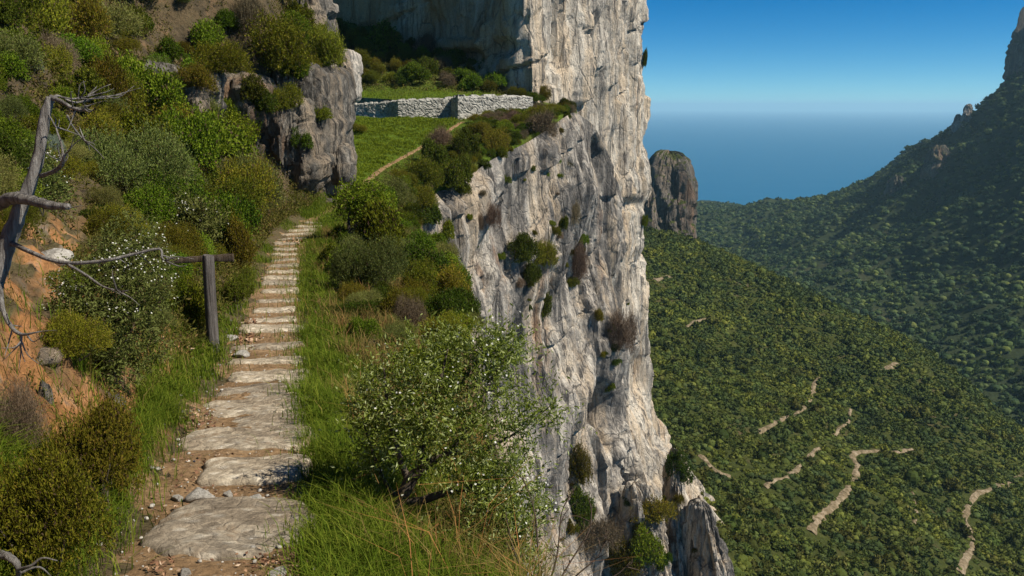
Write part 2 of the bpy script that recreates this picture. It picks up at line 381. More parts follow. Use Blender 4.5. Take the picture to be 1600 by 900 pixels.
# upper terrace behind the dry stone walls, rising to the foot of the tower
TER = [(535, 160, 96), (620, 157, 96), (700, 153, 97.5), (760, 151, 100), (810, 150, 105), (540, 142, 101), (600, 140, 101), (700, 141, 102.5), (560, 84, 112), (600, 62, 115.5),
       (690, 88, 112.5), (560, 34, 120), (500, 4, 126), (640, 102, 109), (760, 125, 107.5), (430, 150, 97), (400, 60, 120), (430, -40, 140), (850, 150, 112)]
_tp = np.array([P(*q) for q in TER]); ter_f = rbf_fit(_tp)
def HT(x, y):
    p3 = np.stack([x, y, 0 * x], 1)
    return ter_f(np.stack([x, y], 1)) + smooth(99, 108, y) * (0.5 * fbm(p3 * 0.25, 4, 21))

# ------------------------------------------------------------------ dry stone walls (three staggered lengths)
def stone_wall(pts, h_top, thick, label, seed):
    """pts: plan corners, open polyline of the outer face; tops z per corner"""
    pts = np.array(pts, float)
    seg = np.linalg.norm(np.diff(pts[:, :2], axis=0), axis=1); L = np.concatenate([[0], np.cumsum(seg)])
    s = np.unique(np.concatenate([np.arange(0, L[-1], 0.11), L]))
    px, py, pz = (np.interp(s, L, pts[:, k]) for k in range(3))
    tx, ty = np.gradient(px, s), np.gradient(py, s); n = np.hypot(tx, ty); nx, ny = ty / n, -tx / n
    zb = H(px, py, False) - 0.5
    prof = np.linspace(0, 1, 24)
    rows = []
    for t in prof:
        z = zb + (pz - zb) * t
        f1, f2, hid, _ = cells(np.stack([s / 0.42, z / 0.26], 1), seed)
        d = 0.09 * smooth(0.02, 0.22, f2 - f1) * (0.6 + 0.8 * hid[:, 0]) + 0.12 * (1 - t)
        rows.append(np.stack([px + nx * d, py + ny * d, z], 1))
    top = rows[-1]
    f1, f2, hid, _ = cells(np.stack([s / 0.4, s * 0 + 3.3], 1), seed)
    rows.append(np.stack([px - nx * 0.12, py - ny * 0.12, pz + 0.02 + 0.26 * hid[:, 0]], 1))
    rows.append(np.stack([px - nx * thick, py - ny * thick, pz + 0.02 + 0.22 * hid[:, 1]], 1))
    rows.append(np.stack([px - nx * thick, py - ny * thick, zb], 1))
    v = np.array(rows)
    me = np_mesh("stone_wall", v.reshape(-1, 3), grid_faces(v.shape[0], v.shape[1])[:, ::-1], False)
    return link("stone_wall", me, M['wall'], label=label, cat="stone wall", group="dry stone terrace walls")
k = NT("dry_stone")
_f = k.voronoi(3.2, k.mapping((1, 1, 1.5)), 'F1', 'Color')
_col = k.mix(0.55, k.ramp(k.noise(1.8, 6), [(0.35, (0.15, 0.145, 0.13)), (0.6, (0.40, 0.385, 0.34))]), k.ramp(_f, [(0.2, (0.16, 0.155, 0.14)), (0.6, (0.48, 0.465, 0.42))]))
M['wall'] = k.bsdf(k.mix(1.0, _col, k.ramp(k.noise(9, 4), [(.3, (.55,) * 3), (.6, (1.1,) * 3)]), 'MULTIPLY'), 0.9, k.bump(k.noise(7, 6), 0.8, 0.05), 0.15)
W1 = [P(500, 165, 99), P(612, 160.5, 96.5)]
W2 = [P(606, 160, 97), P(622, 158, 94), P(708, 154.5, 95.5)]
W3 = [P(702, 154, 96.2), P(716, 151.5, 93.2), P(770, 151, 95.5), P(832, 152, 100)]
stone_wall(W1, 0, 0.7, "pale dry stone wall farthest left, running up to the dark outcrop", 1)
stone_wall(W2, 0, 0.7, "middle dry stone wall with a dark shaded end, stepped forward between the other two", 2)
stone_wall(W3, 0, 0.7, "dry stone wall nearest the tall cliff, its top ending at the rock face", 3)
_wx = np.array([-60] + [p[0] for p in (W1[0], W1[1], W2[1], W2[2], W3[1], W3[2], W3[3])] + [10])
_wy = np.array([101] + [p[1] for p in (W1[0], W1[1], W2[1], W2[2], W3[1], W3[2], W3[3])] + [103])
_tx = np.linspace(-60, 6.5, 150); _tt = np.concatenate([np.linspace(0, 0.25, 60), np.linspace(0.255, 1, 90)])
_TX = np.repeat(_tx[None], len(_tt), 0); _y0 = np.interp(_tx, _wx, _wy) + 0.35
_TY = _y0[None] + (175 - _y0[None]) * _tt[:, None]
_TZ = HT(_TX.ravel(), _TY.ravel()).reshape(_TX.shape)
ter_me = np_mesh("terrace", np.stack([_TX, _TY, _TZ], -1).reshape(-1, 3), grid_faces(*_TX.shape), True)
ter_me.materials.append(M['terrace']); ter_me.materials.append(M['lawn'])
_c2 = np.stack([_TX, _TY, _TZ], -1); _c2 = ((_c2[:-1, :-1] + _c2[1:, 1:]) / 2).reshape(-1, 3)
ter_me.polygons.foreach_set("material_index", (_c2[:, 1] < 104 + 1.5 * np.sin(_c2[:, 0] * 1.3)).astype(np.int32))
terrace = link("terrace_slope", ter_me, label="green terrace behind the walls climbing to the foot of the tall cliff", cat="slope", kind="structure")

# ------------------------------------------------------------------ cliffs
def cliff_disp(s, z, p3, amp=1.0, seed=0, bed=0.34, hscale=1.0):
    w = 0.10 * fbm(np.stack([s * .3, z * .12, 0 * s], 1), 2, seed + 5)
    zz_ = z - bed * s
    sv = s + 0.12 * fbm(np.stack([s * .2, z * .16, 0 * s], 1), 2, seed + 15)
    a, e = soft_cells(np.stack([s / (6.5 * hscale) + w, zz_ / (16 * hscale)], 1), seed, 8)
    d = 2.3 * a
    a, e = soft_cells(np.stack([s / (2.6 * hscale) + w, (z - bed * s) / (5.5 * hscale) + w], 1), seed + 30, 20)
    d += 0.45 * a - 0.2 * (1 - smooth(0, 0.05, e))
    a, e1, e2 = blocks(sv, zz_, 2.6 * hscale, 11 * hscale, seed + 40, 0.12, 0.03)
    d += 1.2 * a - 0.42 * np.exp(-(e1 / .15) ** 2) - 0.12 * np.exp(-(e2 / .18) ** 2)
    a, e = soft_cells(np.stack([s / 1.05 + w * 2, (z - bed * s) / 2.4 + w], 1), seed + 80, 11)
    d += 0.28 * a - 0.10 * (1 - smooth(0, 0.1, e))
    a, e = soft_cells(np.stack([s / 0.5 + w * 3, (z - bed * s) / 1.0 + w * 2], 1), seed + 90, 7)
    d += 0.12 * a
    d += 0.10 * ridged(np.stack([p3[:, 0] / 1.5, p3[:, 1] / 1.5, p3[:, 2] / 12], 1), 2, seed + 7)
    d += 0.05 * fbm(np.stack([p3[:, 0], p3[:, 1], p3[:, 2] * 0.6], 1) * 1.3, 3, seed + 11)
    q = (z - bed * s + 0.8 * perlin(np.stack([s * .06, z * .06, 0 * s], 1), seed + 3))
    sp = 9.5 * hscale; kk = np.floor(q / sp); jit = (_hash(kk.astype(np.int64), kk.astype(np.int64) * 0, kk.astype(np.int64) * 0, seed) & 1023) / 1023.0
    fr = (q / sp - kk - 0.2 - 0.6 * jit) * sp
    m = smooth(-0.05, 0.25, perlin(np.stack([s / 8, z / 8, kk * 3.7], 1), seed + 9))
    d += m * (-0.55 * np.exp(-(fr / 0.2) ** 2) + 0.45 * smooth(0.0, 0.3, fr) * np.exp(-np.maximum(fr, 0) / 3.0))
    return d * amp
def cliff_wall(name, plan, zs, ztop, batter, mat, label, seed, ds=0.22, amp=1.0, extra=None, cap=3.0, fine=None, hscale=1.0, amp_s=None):
    plan = np.array(plan, float)
    L = np.concatenate([[0], np.cumsum(np.linalg.norm(np.diff(plan[:, :2], axis=0), axis=1))])
    step = np.full(int(L[-1] / ds) + 1, ds)
    s = np.linspace(0, L[-1], len(step))
    if fine is not None: s = np.unique(np.concatenate([np.arange(0, fine[0], 0.9), np.arange(fine[0], fine[1], ds), np.arange(fine[1], L[-1], 0.9), [L[-1]]]))
    def sm(a, w):
        u = np.linspace(0, L[-1], 1500); b = np.interp(u, L, a); w = max(1, int(w / (L[-1] / 1500))) | 1
        b = np.convolve(np.pad(b, w // 2, mode='reflect', reflect_type='odd'), np.ones(w) / w, 'valid'); return np.interp(s, u, b)
    x, y = sm(plan[:, 0], 1.6), sm(plan[:, 1], 1.6)
    xs, ys = sm(plan[:, 0], 5), sm(plan[:, 1], 5)
    tx, ty = np.gradient(xs, s), np.gradient(ys, s); n = np.hypot(tx, ty); nx, ny = ty / n, -tx / n
    zt = sm(np.asarray(plan[:, 2]), 2.0) if plan.shape[1] > 2 else np.full(len(s), ztop)
    rows = []
    for z in zs:                                        # from the bottom up; z relative to the top
        zz = zt + z
        off = batter(s, -z, zz)
        p3 = np.stack([x, y, zz], 1)
        d = cliff_disp(s, zz, p3, amp * (1 if amp_s is None else amp_s(s)), seed, hscale=hscale) * smooth(-0.2, 1.5, -z) + off
        if extra is not None: d = d + extra(s, zz, x, y)
        rows.append(np.stack([x + nx * d, y + ny * d, zz + 0.0 * d], 1))
    for q in (0.5, 1.2, 2.2, cap):
        w = 0.25 * perlin(np.stack([x - nx * q, y - ny * q, zt * 0], 1) * 0.8, seed)
        rows.append(np.stack([x - nx * q, y - ny * q, zt + (0.15 + 0.05 * q + w if name == 'cliff_tower' else -0.1 - 0.35 * q)], 1))
    v = np.array(rows)
    me = np_mesh(name, v.reshape(-1, 3), grid_faces(v.shape[0], v.shape[1]), True)
    try: me.set_sharp_from_angle(angle=R(27))
    except Exception: pass
    o = link(name, me, mat, label=label, cat="cliff", kind="structure")
    return o
EDGE3 = [(edge_x(y) + 0.5, y, zc(y) - np.interp(y, EY, ED) - 0.05) for y in np.arange(3, 97, 1.0)]
_tw = [(-75, 156), (-45, 138), P(560, 30, 120.8)[:2], P(640, 60, 116)[:2], P(690, 85, 113)[:2], P(760, 120, 108.3)[:2], P(806, 150, 105)[:2], P(822, 160, 104.5)[:2],
       P(880, 200, 112)[:2], P(930, 200, 123)[:2], P(964, 200, 135)[:2], P(985, 200, 144)[:2], P(989, 200, 153)[:2], (19, 170), (10, 185), (-20, 205)]
_twp = np.array([tuple(p) for p in _tw])
_twL = np.concatenate([[0], np.cumsum(np.linalg.norm(np.diff(_twp, axis=0), axis=1))])
_zs = np.concatenate([np.arange(-165, -128, 1.6), np.arange(-128, -36, 0.27), np.arange(-36, 0.1, 1.5)])
def tw_extra(s, z, x, y):
    u, v, zz = project(np.stack([x, y, z], 1))
    d = 0.0
    # recesses and ribs that can be read on the big lit face (centre s, centre z, half sizes, depth)
    for (cu, cv, ru, rv, dep) in HOLES:
        c = P(cu, cv, 118); 
        d = d + dep * np.exp(-(((u - cu) / ru) ** 2 + ((v - cv) / rv) ** 2) ** 2)
    return d
HOLES = [(790, 75, 22, 14, -1.4), (740, 90, 30, 12, -1.2), (925, 200, 10, 90, -1.3), (868, 60, 6, 70, -0.8), (958, 320, 26, 10, -1.0), (955, 290, 30, 22, 0.8),
         (720, 70, 60, 10, 0.9), (935, 420, 9, 60, -0.9), (985, 250, 12, 200, 0.6), (908, 640, 20, 46, -3.6), (960, 600, 13, 55, -2.6)]
def tw_batter(s, h, z): return 0.045 * np.maximum(0, 22 - z) + (0.5 + 0.25 * perlin(np.stack([s * .35, 0 * s, 0 * s], 1), 7)) * np.clip(-57 - z - 4 * perlin(np.stack([s * .45, z * .1, 0 * s], 1), 5), 0, 20) * smooth(_twL[8], _twL[10], s) + 0.10 * np.maximum(0, -42 - z)
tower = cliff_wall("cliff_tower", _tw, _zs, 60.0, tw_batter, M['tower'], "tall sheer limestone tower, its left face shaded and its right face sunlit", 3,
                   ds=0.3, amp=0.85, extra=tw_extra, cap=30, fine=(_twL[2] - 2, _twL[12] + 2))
_eb = EDGE3 + [(9.0, 98, -2.0), (11.5, 104, -6.0), (12, 109, -10)]
_ebp = np.array(_eb); _ebL = np.concatenate([[0], np.cumsum(np.linalg.norm(np.diff(_ebp[:, :2], axis=0), axis=1))])
def bt_batter(s, h, z):
    return (0.05 * h + 0.12 * np.maximum(0, h - 24)) * smooth(_ebL[52], _ebL[66], s) - (0.5 + 0.18 * h) * (1 - smooth(_ebL[46], _ebL[62], s)) + 0.8 * np.sin(h * 0.35 + s * 0.12) * smooth(2, 8, h) + 0.35 * (1 - np.exp(-h / 1.5))
_zb = np.concatenate([np.arange(-110, -56, 1.5), np.arange(-56, -1.5, 0.22), np.arange(-1.5, 0.05, 0.3)])
def bt_extra(s, z, x, y):
    u, v, zz = project(np.stack([x, y, z], 1)); d = 0.0
    for (cu, cv, ru, rv, dep) in BH: d = d + dep * np.exp(-(((u - cu) / ru) ** 2 + ((v - cv) / rv) ** 2) ** 2)
    return d
BH = [(908, 640, 18, 44, -3.6), (745, 400, 16, 46, -1.5), (735, 395, 10, 60, 0.5), (690, 340, 8, 50, -0.8), (760, 290, 4, 40, -0.8), (893, 770, 12, 46, -1.0),
      (960, 590, 11, 60, -2.6), (935, 500, 6, 120, 0.7), (850, 520, 6, 120, -0.9), (820, 420, 30, 18, -0.6)]
buttress = cliff_wall("cliff_buttress", _eb, _zb, 0, bt_batter, M['ledge'], "grey streaked cliff below the scrubby ledge, plunging beside the path", 11,
                      ds=0.24, amp=0.75, extra=bt_extra, cap=1.6, fine=(_ebL[48], _ebL[-1]), hscale=0.8, amp_s=lambda s: .1 + .9 * smooth(_ebL[50], _ebL[62], s))

# free rock masses: a displaced rounded block
def rock_mass(name, c, size, mat, label, cat, seed, n=90, amp=0.5, square=3.5, taper=0.0, kind=None, group=None, lean=(0, 0), feat=1.0, rotz=0.0, top=0.0):
    th = np.linspace(0, 2 * np.pi, n * 2, endpoint=False); ph = np.linspace(-np.pi / 2, np.pi / 2, n)
    T, Ph = np.meshgrid(th, ph)
    d = np.stack([np.cos(Ph) * np.cos(T), np.cos(Ph) * np.sin(T), np.sin(Ph)], -1).reshape(-1, 3)
    r = 1.0 / ((np.abs(d) ** square).sum(1) ** (1 / square))
    v = d * r[:, None] * (np.array(size) / 2)
    t = v[:, 2] / size[2] + 0.5
    v[:, :2] *= (1 - taper * t)[:, None]
    v[:, 0] += lean[0] * t * size[2]; v[:, 1] += lean[1] * t * size[2]
    p = v / feat
    az = np.arctan2(d[:, 1] / size[1], d[:, 0] / size[0]) * 0.25 * (size[0] + size[1]) / feat
    a1, e1 = soft_cells(np.stack([az / 3.0, p[:, 2] / 4.5 + p[:, 0] * .1], 1), seed, 20)
    a2, e2 = soft_cells(np.stack([az / 1.2 + 3, (p[:, 2] - .3 * p[:, 0]) / 2.6], 1), seed + 5, 16)
    a3, e3 = soft_cells(np.stack([az / 0.5 + 3, (p[:, 2] - .3 * p[:, 0]) / 0.8], 1), seed + 9, 6)
    a2 = a2 * .5 + blocks(az, p[:, 2] - .25 * p[:, 0], 1.7, 1.5, seed + 21, .2, .1)[0] * .9
    dis = 1.5 * a1 + 0.8 * a2 + 0.28 * a3 - 0.2 * (1 - smooth(0, 0.1, e2)) - 0.25 * (1 - smooth(0, .07, e1))
    dis += 0.2 * ridged(np.stack([p[:, 0] / 1.8, p[:, 1] / 1.8, p[:, 2] / 2.5], 1), 3, seed) + 0.35 * fbm(p / 3, 2, seed + 3) * .5 + 0.1 * fbm(p * 1.2, 3, seed + 5)
    q = p[:, 2] + 0.5 * perlin(p * 0.3, seed); fr = np.abs(q / 2.1 - np.round(q / 2.1)) * 2.1
    dis -= 0.4 * np.exp(-(fr / 0.16) ** 2) * smooth(-.1, .3, perlin(p * 0.35, seed + 8))
    v = v + d * (dis * amp * feat * np.cos(Ph.ravel()).clip(0.15) ** 0.5)[:, None]
    cz, sz = math.cos(rotz), math.sin(rotz)
    v = np.stack([v[:, 0] * cz - v[:, 1] * sz, v[:, 0] * sz + v[:, 1] * cz, v[:, 2]], 1) + np.array(c)
    me = np_mesh(name, v, grid_faces(n, n * 2, True), True)
    try: me.set_sharp_from_angle(angle=R(28))
    except Exception: pass
    return link(name, me, mat, label=label, cat=cat, kind=kind, group=group)
# dark outcrop the path slips behind, and the bands of rock across the hillside
def mass_px(u0, u1, v0, v1, z, depth, **kw):
    a, b = P(u0, v1, z), P(u1, v0, z)
    c = (a + b) / 2; w, h = abs(b[0] - a[0]), abs(b[2] - a[2])
    return dict(c=(c[0], c[1] + depth / 2, c[2]), size=(w, depth, h), **kw)
def make_bvh(objs):
    V, F, n = [], [], 0
    for o in objs:
        me = o.data; v = np.empty(len(me.vertices) * 3, np.float32); me.vertices.foreach_get("co", v)
        V += v.reshape(-1, 3).tolist()
        F += [[n + i for i in p.vertices] for p in me.polygons]; n += len(me.vertices)
    return BVHTree.FromPolygons(V, F)
_b0 = make_bvh([hillside])
def hit(u, v, tree=None):
    """first surface met along the sight line of photo pixel (u, v)"""
    d = Vector(P(u, v, 1.0)).normalized()
    r = (tree or BVH).ray_cast(Vector((0, 0, 0)), d)
    return (None, None) if r[0] is None else (np.array(r[0]), np.array(r[1]))
def depth_at(u, v, tree=None):
    p, _ = hit(u, v, tree)
    return None if p is None else p[1] * CP - p[2] * SP
RK = M['outcrop']
rocks_near = []
rocks_near.append(rock_mass("rock_outcrop", mat=RK, label="big dark outcrop with a pale right edge where the path disappears", cat="rock outcrop", seed=4, **mass_px(366, 506, 100, 325, 44.5, 10), n=140, amp=0.5, square=6, feat=0.8))
rocks_near.append(rock_mass("rock_outcrop", mat=RK, label="bulging rock nose overhanging low on the side of the dark outcrop", cat="rock outcrop", seed=8, **mass_px(500, 546, 226, 292, 45.5, 2.6), n=60, amp=0.25, square=2.6, feat=0.5))
for (u, v, w, h, dp, sd, lab) in [(262, 150, 120, 80, 3.5, 15, "dark rock band under scrub across the middle of the hillside"),
                                  (440, 228, 100, 165, 5.0, 17, "dark lower flank of rock between the scrub and the big outcrop"), (350, 165, 130, 100, 5.0, 19, "grey ledge of rock joining the dark band to the big outcrop"),
                                  (215, 120, 90, 40, 2.5, 21, "low dark ledge of rock highest on the left of the hillside")]:
    z = depth_at(u, v + h * 0.3, _b0)
    rocks_near.append(rock_mass("rock_outcrop", mat=RK, label=lab, cat="rock outcrop", seed=sd, **mass_px(u - w / 2, u + w / 2, v - h / 2, v + h / 2, z - 0.2, dp), n=90, amp=0.5, square=4, feat=0.6))
rocks_near.append(rock_mass("rock_pillar", mat=M['ledge'], label="short pale rock pillar above the outcrop beside the green terrace", cat="rock pillar", seed=23, **mass_px(508, 550, 76, 158, 66, 5), n=70, amp=0.35, square=5, feat=0.6))
rocks_near.append(rock_mass("rock_outcrop", mat=RK, label="pale crag on the skyline at the top of the hillside", cat="rock outcrop", seed=29, **mass_px(420, 498, -30, 70, 58, 10), n=80, amp=0.6, square=3.5, feat=0.8, taper=0.3))
pinnacles = []

# pinnacles at the foot of the wall
for i, (u0, u1, v0, v1, z, lab) in enumerate([
        (1048, 1112, 728, 1010, 100, "pointed grey pinnacle leaning on the foot of the cliff"),
        (1092, 1166, 806, 1040, 97, "lowest jagged pinnacle, standing out over the wooded slope"),
        (985, 1068, 770, 1040, 97, "squat broken pinnacle under the foot of the sunlit wall")]):
    pinnacles.append(rock_mass("rock_pinnacle", mat=M['ledge'], label=lab, cat="rock pinnacle", seed=31 + i, **mass_px(u0, u1, v0, v1, z, 9), n=90, amp=0.6, square=2.6, taper=0.55, feat=0.9, lean=(-0.06, 0.1), rotz=0.5 * i))

# ------------------------------------------------------------------ valley slope, far mountain, sea
VAL = [(1015, 372, 480), (1100, 397, 470), (1200, 442, 450), (1300, 489, 430), (1400, 534, 400), (1500, 602, 375), (1600, 684, 350), (1700, 770, 330),
       (1030, 500, 330), (1150, 500, 345), (1250, 540, 335), (1300, 600, 300), (1450, 650, 290), (1600, 800, 250), (1040, 640, 230), (1200, 700, 230), (1400, 780, 220), (1600, 900, 210),
       (1100, 800, 170), (1200, 880, 165), (1400, 900, 180), (1060, 900, 140), (1150, 960, 140)]
_vp = [P(*q) for q in VAL]
for q in VAL[:8]:
    p = P(*q); _vp += [p + (25, 70, -38), p + (60, 170, -75)]
_vp += [(0, 330, -72), (-60, 420, -70), (0, 200, -88), (30, 100, -112), (120, 60, -135), (250, 100, -160), (-40, 520, -75), (330, 180, -165)]
val_f = rbf_fit(_vp)
def HV(x, y):
    p = np.stack([x, y, 0 * x], 1)
    return val_f(p[:, :2]) + 3.0 * fbm(p / 70, 4, 51) + 1.0 * ridged(p / 40, 2, 53)
FAR = [(1090, 331, 1650), (1200, 322, 1500), (1300, 305, 1380), (1400, 268, 1250), (1450, 237, 1180), (1500, 192, 1120), (1560, 142, 1080), (1590, 118, 1060), (1660, 108, 1040), (1800, 90, 1000),
       (1100, 380, 1300), (1200, 400, 1100), (1300, 400, 1000), (1400, 350, 1000), (1500, 330, 900), (1600, 250, 850), (1750, 150, 800), (1200, 440, 860), (1330, 500, 700), (1450, 450, 740), (1600, 400, 700),
       (1800, 400, 600), (1600, 620, 500), (1500, 560, 560), (1400, 520, 640), (1700, 700, 440), (1090, 350, 1450), (1000, 345, 1600), (1000, 400, 1200)]
FAR = [(u, v + 9, z) if i < 10 else (u, v, z) for i, (u, v, z) in enumerate(FAR)]
_fp = [P(*q) for q in FAR]
for q in FAR[:10]:
    p = P(*q); _fp += [(p[0] - 20, p[1] + 250, min(p[2], -190) - 20 if p[2] < -100 else p[2] - 90), (p[0] + 60, p[1] + 600, -235)]
_fp += [(-300, 1700, -235), (-300, 1300, -200), (0, 900, -165), (150, 650, -160), (900, 700, 30), (700, 350, -40), (550, 250, -120), (-300, 700, -140)]
far_f = rbf_fit(_fp)
def HF(x, y):
    p = np.stack([x, y, 0 * x], 1)
    return far_f(p[:, :2]) + 18 * ridged(p / 210 + 0.35 * fbm(p / 300, 2, 67)[:, None], 3, 61) * smooth(500, 900, y) - 6 + 5 * fbm(p / 60, 3, 63)
def sheet(name, f, x0, x1, y0, y1, nx, ny, mat, label, cat, geo=False):
    xs = np.linspace(x0, x1, nx); ys = np.geomspace(y0, y1, ny) if geo else np.linspace(y0, y1, ny)
    X, Y = np.meshgrid(xs, ys); Z = f(X.ravel(), Y.ravel())
    me = np_mesh(name, np.stack([X.ravel(), Y.ravel(), Z], 1), grid_faces(ny, nx), True)
    return link(name, me, mat, label=label, cat=cat, kind="structure")
valley = sheet("valley_slope", HV, -150, 420, 40, 640, 240, 260, M['valley'], "sunlit scrub covered slope falling away on the right below the cliff", "hillside")
farm = sheet("far_mountain", HF, -500, 1300, 380, 2300, 260, 300, M['farhill'], "hazy wooded mountainside across the valley falling to the sea", "mountain")
rock_mass("far_rock_tower", mat=M['farrock'], label="grey rock tower on top of the far mountain at the right border", cat="rock tower", seed=41, c=P(1638, 86, 1050), size=(84, 80, 118), n=90, amp=0.9, square=3.2, taper=0.35, feat=9)
rock_mass("rock_tower", mat=M['farrock'], label="round topped brown rock tower standing beyond the sheer cliff in front of the sea", cat="rock tower", seed=43, c=P(1050, 340, 480) + np.array((-1, 10, -8)), size=(29, 32, 86), n=110, amp=0.55, square=3.4, taper=0.10, feat=4.5)
rock_mass("rock_buttress", mat=M['farrock'], label="small tan buttress in the gap between the sheer cliff and the round tower", cat="rock buttress", seed=44, c=P(1012, 345, 455), size=(13, 16, 36), n=60, amp=0.5, square=3, taper=0.5, feat=3)
_bf = make_bvh([farm])
for i, (u, v, w, h, lab) in enumerate([(1496, 196, 14, 26, "lower of two small rock teeth on the far ridge"), (1511, 182, 16, 28, "upper of two small rock teeth on the far ridge"),
                                     (1464, 256, 34, 40, "pale crag set into the dark far mountainside below the ridge"), (1400, 292, 26, 26, "small pale crag low on the far ridge")]):
    z = next((z_ for z_ in (depth_at(u, v + q, _bf) for q in (0, 4, 8, 12, 16, 22, 30, 40)) if z_), 1150)
    rock_mass("rock_crag", mat=M['farcrag'] if w < 20 else M['farrock'], label=lab, cat="rock crag", seed=46 + i, c=P(u, v, z - 4), size=(w, w * .8, h), n=50, amp=0.8, square=2.6, taper=0.5, feat=w / 9)  # wider crags take the darker rock, their shade put into the colour

k = NT("sea_water")
_w = k.math('ADD', k.noise(0.03, 6, 0.6, k.mapping((0.35, 1, 1))), k.math('MULTIPLY', k.noise(0.004, 5, 0.6, k.mapping((0.25, 1, 1))), 2.5))
M['sea'] = k.bsdf((0.012, 0.12, 0.24), 0.45, k.bump(_w, 0.35, 4.0), 0.22)
SEA_Z = -212.0
_rr = np.concatenate([np.linspace(0, 4000, 60), np.geomspace(4200, 46000, 60)]); _aa = np.linspace(0, 2 * np.pi, 128, endpoint=False)
_v = np.stack([(_rr[:, None] * np.cos(_aa)), (_rr[:, None] * np.sin(_aa)), np.full((len(_rr), len(_aa)), SEA_Z)], -1).reshape(-1, 3)
link("sea", np_mesh("sea", _v, grid_faces(len(_rr), len(_aa), True)), M['sea'], label="calm deep blue sea reaching a pale hazy horizon", cat="sea", kind="structure")

# ------------------------------------------------------------------ the air
hk = bpy.data.materials.new("haze_air"); hk.use_nodes = True
ht = hk.node_tree; ht.nodes.clear()
ho = ht.nodes.new("ShaderNodeOutputMaterial"); hv = ht.nodes.new("ShaderNodeVolumePrincipled")
hv.inputs['Color'].default_value = (0.52, 0.84, 1.0, 1); hv.inputs['Density'].default_value = HAZE = 0.00007
hv.inputs['Anisotropy'].default_value = 0.1
ht.links.new(hv.outputs[0], ho.inputs['Volume'])
_b = 47500.0; _z0, _z1 = -330.0, 132.0
_hv = [(x, y, z) for z in (_z0, _z1) for x, y in ((-_b, -_b), (_b, -_b), (_b, _b), (-_b, _b))]
link("haze", np_mesh("haze", _hv, [(0, 3, 2, 1), (4, 5, 6, 7), (0, 1, 5, 4), (1, 2, 6, 5), (2, 3, 7, 6), (3, 0, 4, 7)]), hk, kind="stuff", label="thin blue haze lying over the valley and the sea", cat="haze")

# ------------------------------------------------------------------ path, step stones, loose stones
BVH = make_bvh([hillside, terrace, tower, buttress, valley, farm] + rocks_near + pinnacles)
k = NT("trodden_earth")
_c1 = k.ramp(k.noise(2.2, 8, 0.7), [(0.3, (0.14, 0.085, 0.04)), (0.5, (0.27, 0.17, 0.088)), (0.7, (0.37, 0.25, 0.14))])
_c1 = k.mix(1.0, _c1, k.ramp(k.noise(22, 6, 0.75), [(0.3, (0.55,) * 3), (0.5, (1,) * 3), (0.7, (1.35,) * 3)]), 'MULTIPLY')
_c1 = k.mix(k.ramp(k.voronoi(16.0), [(0.10, (0.55,) * 3), (0.2, (0,) * 3)]), _c1, (0.38, 0.33, 0.26))
M['earth'] = k.bsdf(_c1, 0.95, k.bump(k.math('ADD', k.noise(14, 10, 0.75), k.math('MULTIPLY', k.voronoi(13.0), -0.6)), 1.0, 0.05), 0.12)
k = NT("step_limestone")
_c2_ = k.ramp(k.noise(1.6, 8, 0.68), [(0.32, (0.22, 0.175, 0.125)), (0.48, (0.38, 0.325, 0.25)), (0.66, (0.53, 0.48, 0.39))])
_c2_ = k.mix(k.ramp(k.voronoi(7.5, k.mapping((1, 1.3, 1)), 'F1', 'Distance'), [(0.16, (0.75,) * 3), (0.4, (0,) * 3)]), _c2_, (0.60, 0.56, 0.48))
_c2_ = k.mix(1.0, _c2_, k.ramp(k.noise(30, 5, 0.7), [(0.3, (0.6,) * 3), (0.6, (1.12,) * 3)]), 'MULTIPLY')
_cb = k.n('ShaderNodeSeparateXYZ'); k.l(k.voronoi(9.0, k.mapping((1, 1.4, 1)), 'F1', 'Color'), _cb.inputs[0])
_c2_ = k.mix(1.0, _c2_, k.ramp(_cb.outputs[0], [(.1, (.7, .68, .66)), (.5, (1, .98, .95)), (.9, (1.22, 1.2, 1.17))]), 'MULTIPLY')
_oi = k.n('ShaderNodeObjectInfo')
_c2_ = k.mix(1.0, _c2_, k.ramp(_oi.outputs['Random'], [(0, (.72, .70, .68)), (.5, (.95, .92, .88)), (1, (1.1, 1.08, 1.04))]), 'MULTIPLY')
_c2_ = k.mix(k.ramp(k.noise(2.6, 7, .7), [(.56, (0,) * 3), (.66, (.7,) * 3)]), _c2_, (0.27, 0.18, 0.10))
_ck = k.ramp(k.voronoi(5.5, k.mix(0.1, k.co, k.noise(6, 4), 'ADD'), 'DISTANCE_TO_EDGE'), [(0, (0,) * 3), (0.05, (1,) * 3)])
_c2_ = k.mix(k.math('MULTIPLY', k.math('SUBTRACT', 1.0, _ck), k.ramp(k.noise(2.3, 3), [(.45, (0,) * 3), (.65, (0.6,) * 3)])), _c2_, (0.17, 0.13, 0.09))
M['step'] = k.bsdf(_c2_, 0.85, k.bump(k.math('ADD', k.noise(11, 9, 0.72), k.math('MULTIPLY', _ck, 0.12)), 0.95, 0.04), 0.2)
k = NT("loose_stone")
M['stone'] = k.bsdf(k.mix(1.0, k.ramp(k.noise(4, 7), [(.35, (0.25, 0.23, 0.20)), (.6, (0.5, 0.47, 0.42))]), k.ramp(k.noise(25, 4), [(.3, (.7,) * 3), (.6, (1.1,) * 3)]), 'MULTIPLY'), 0.85, k.bump(k.noise(12, 8), 0.8, 0.03), 0.2)

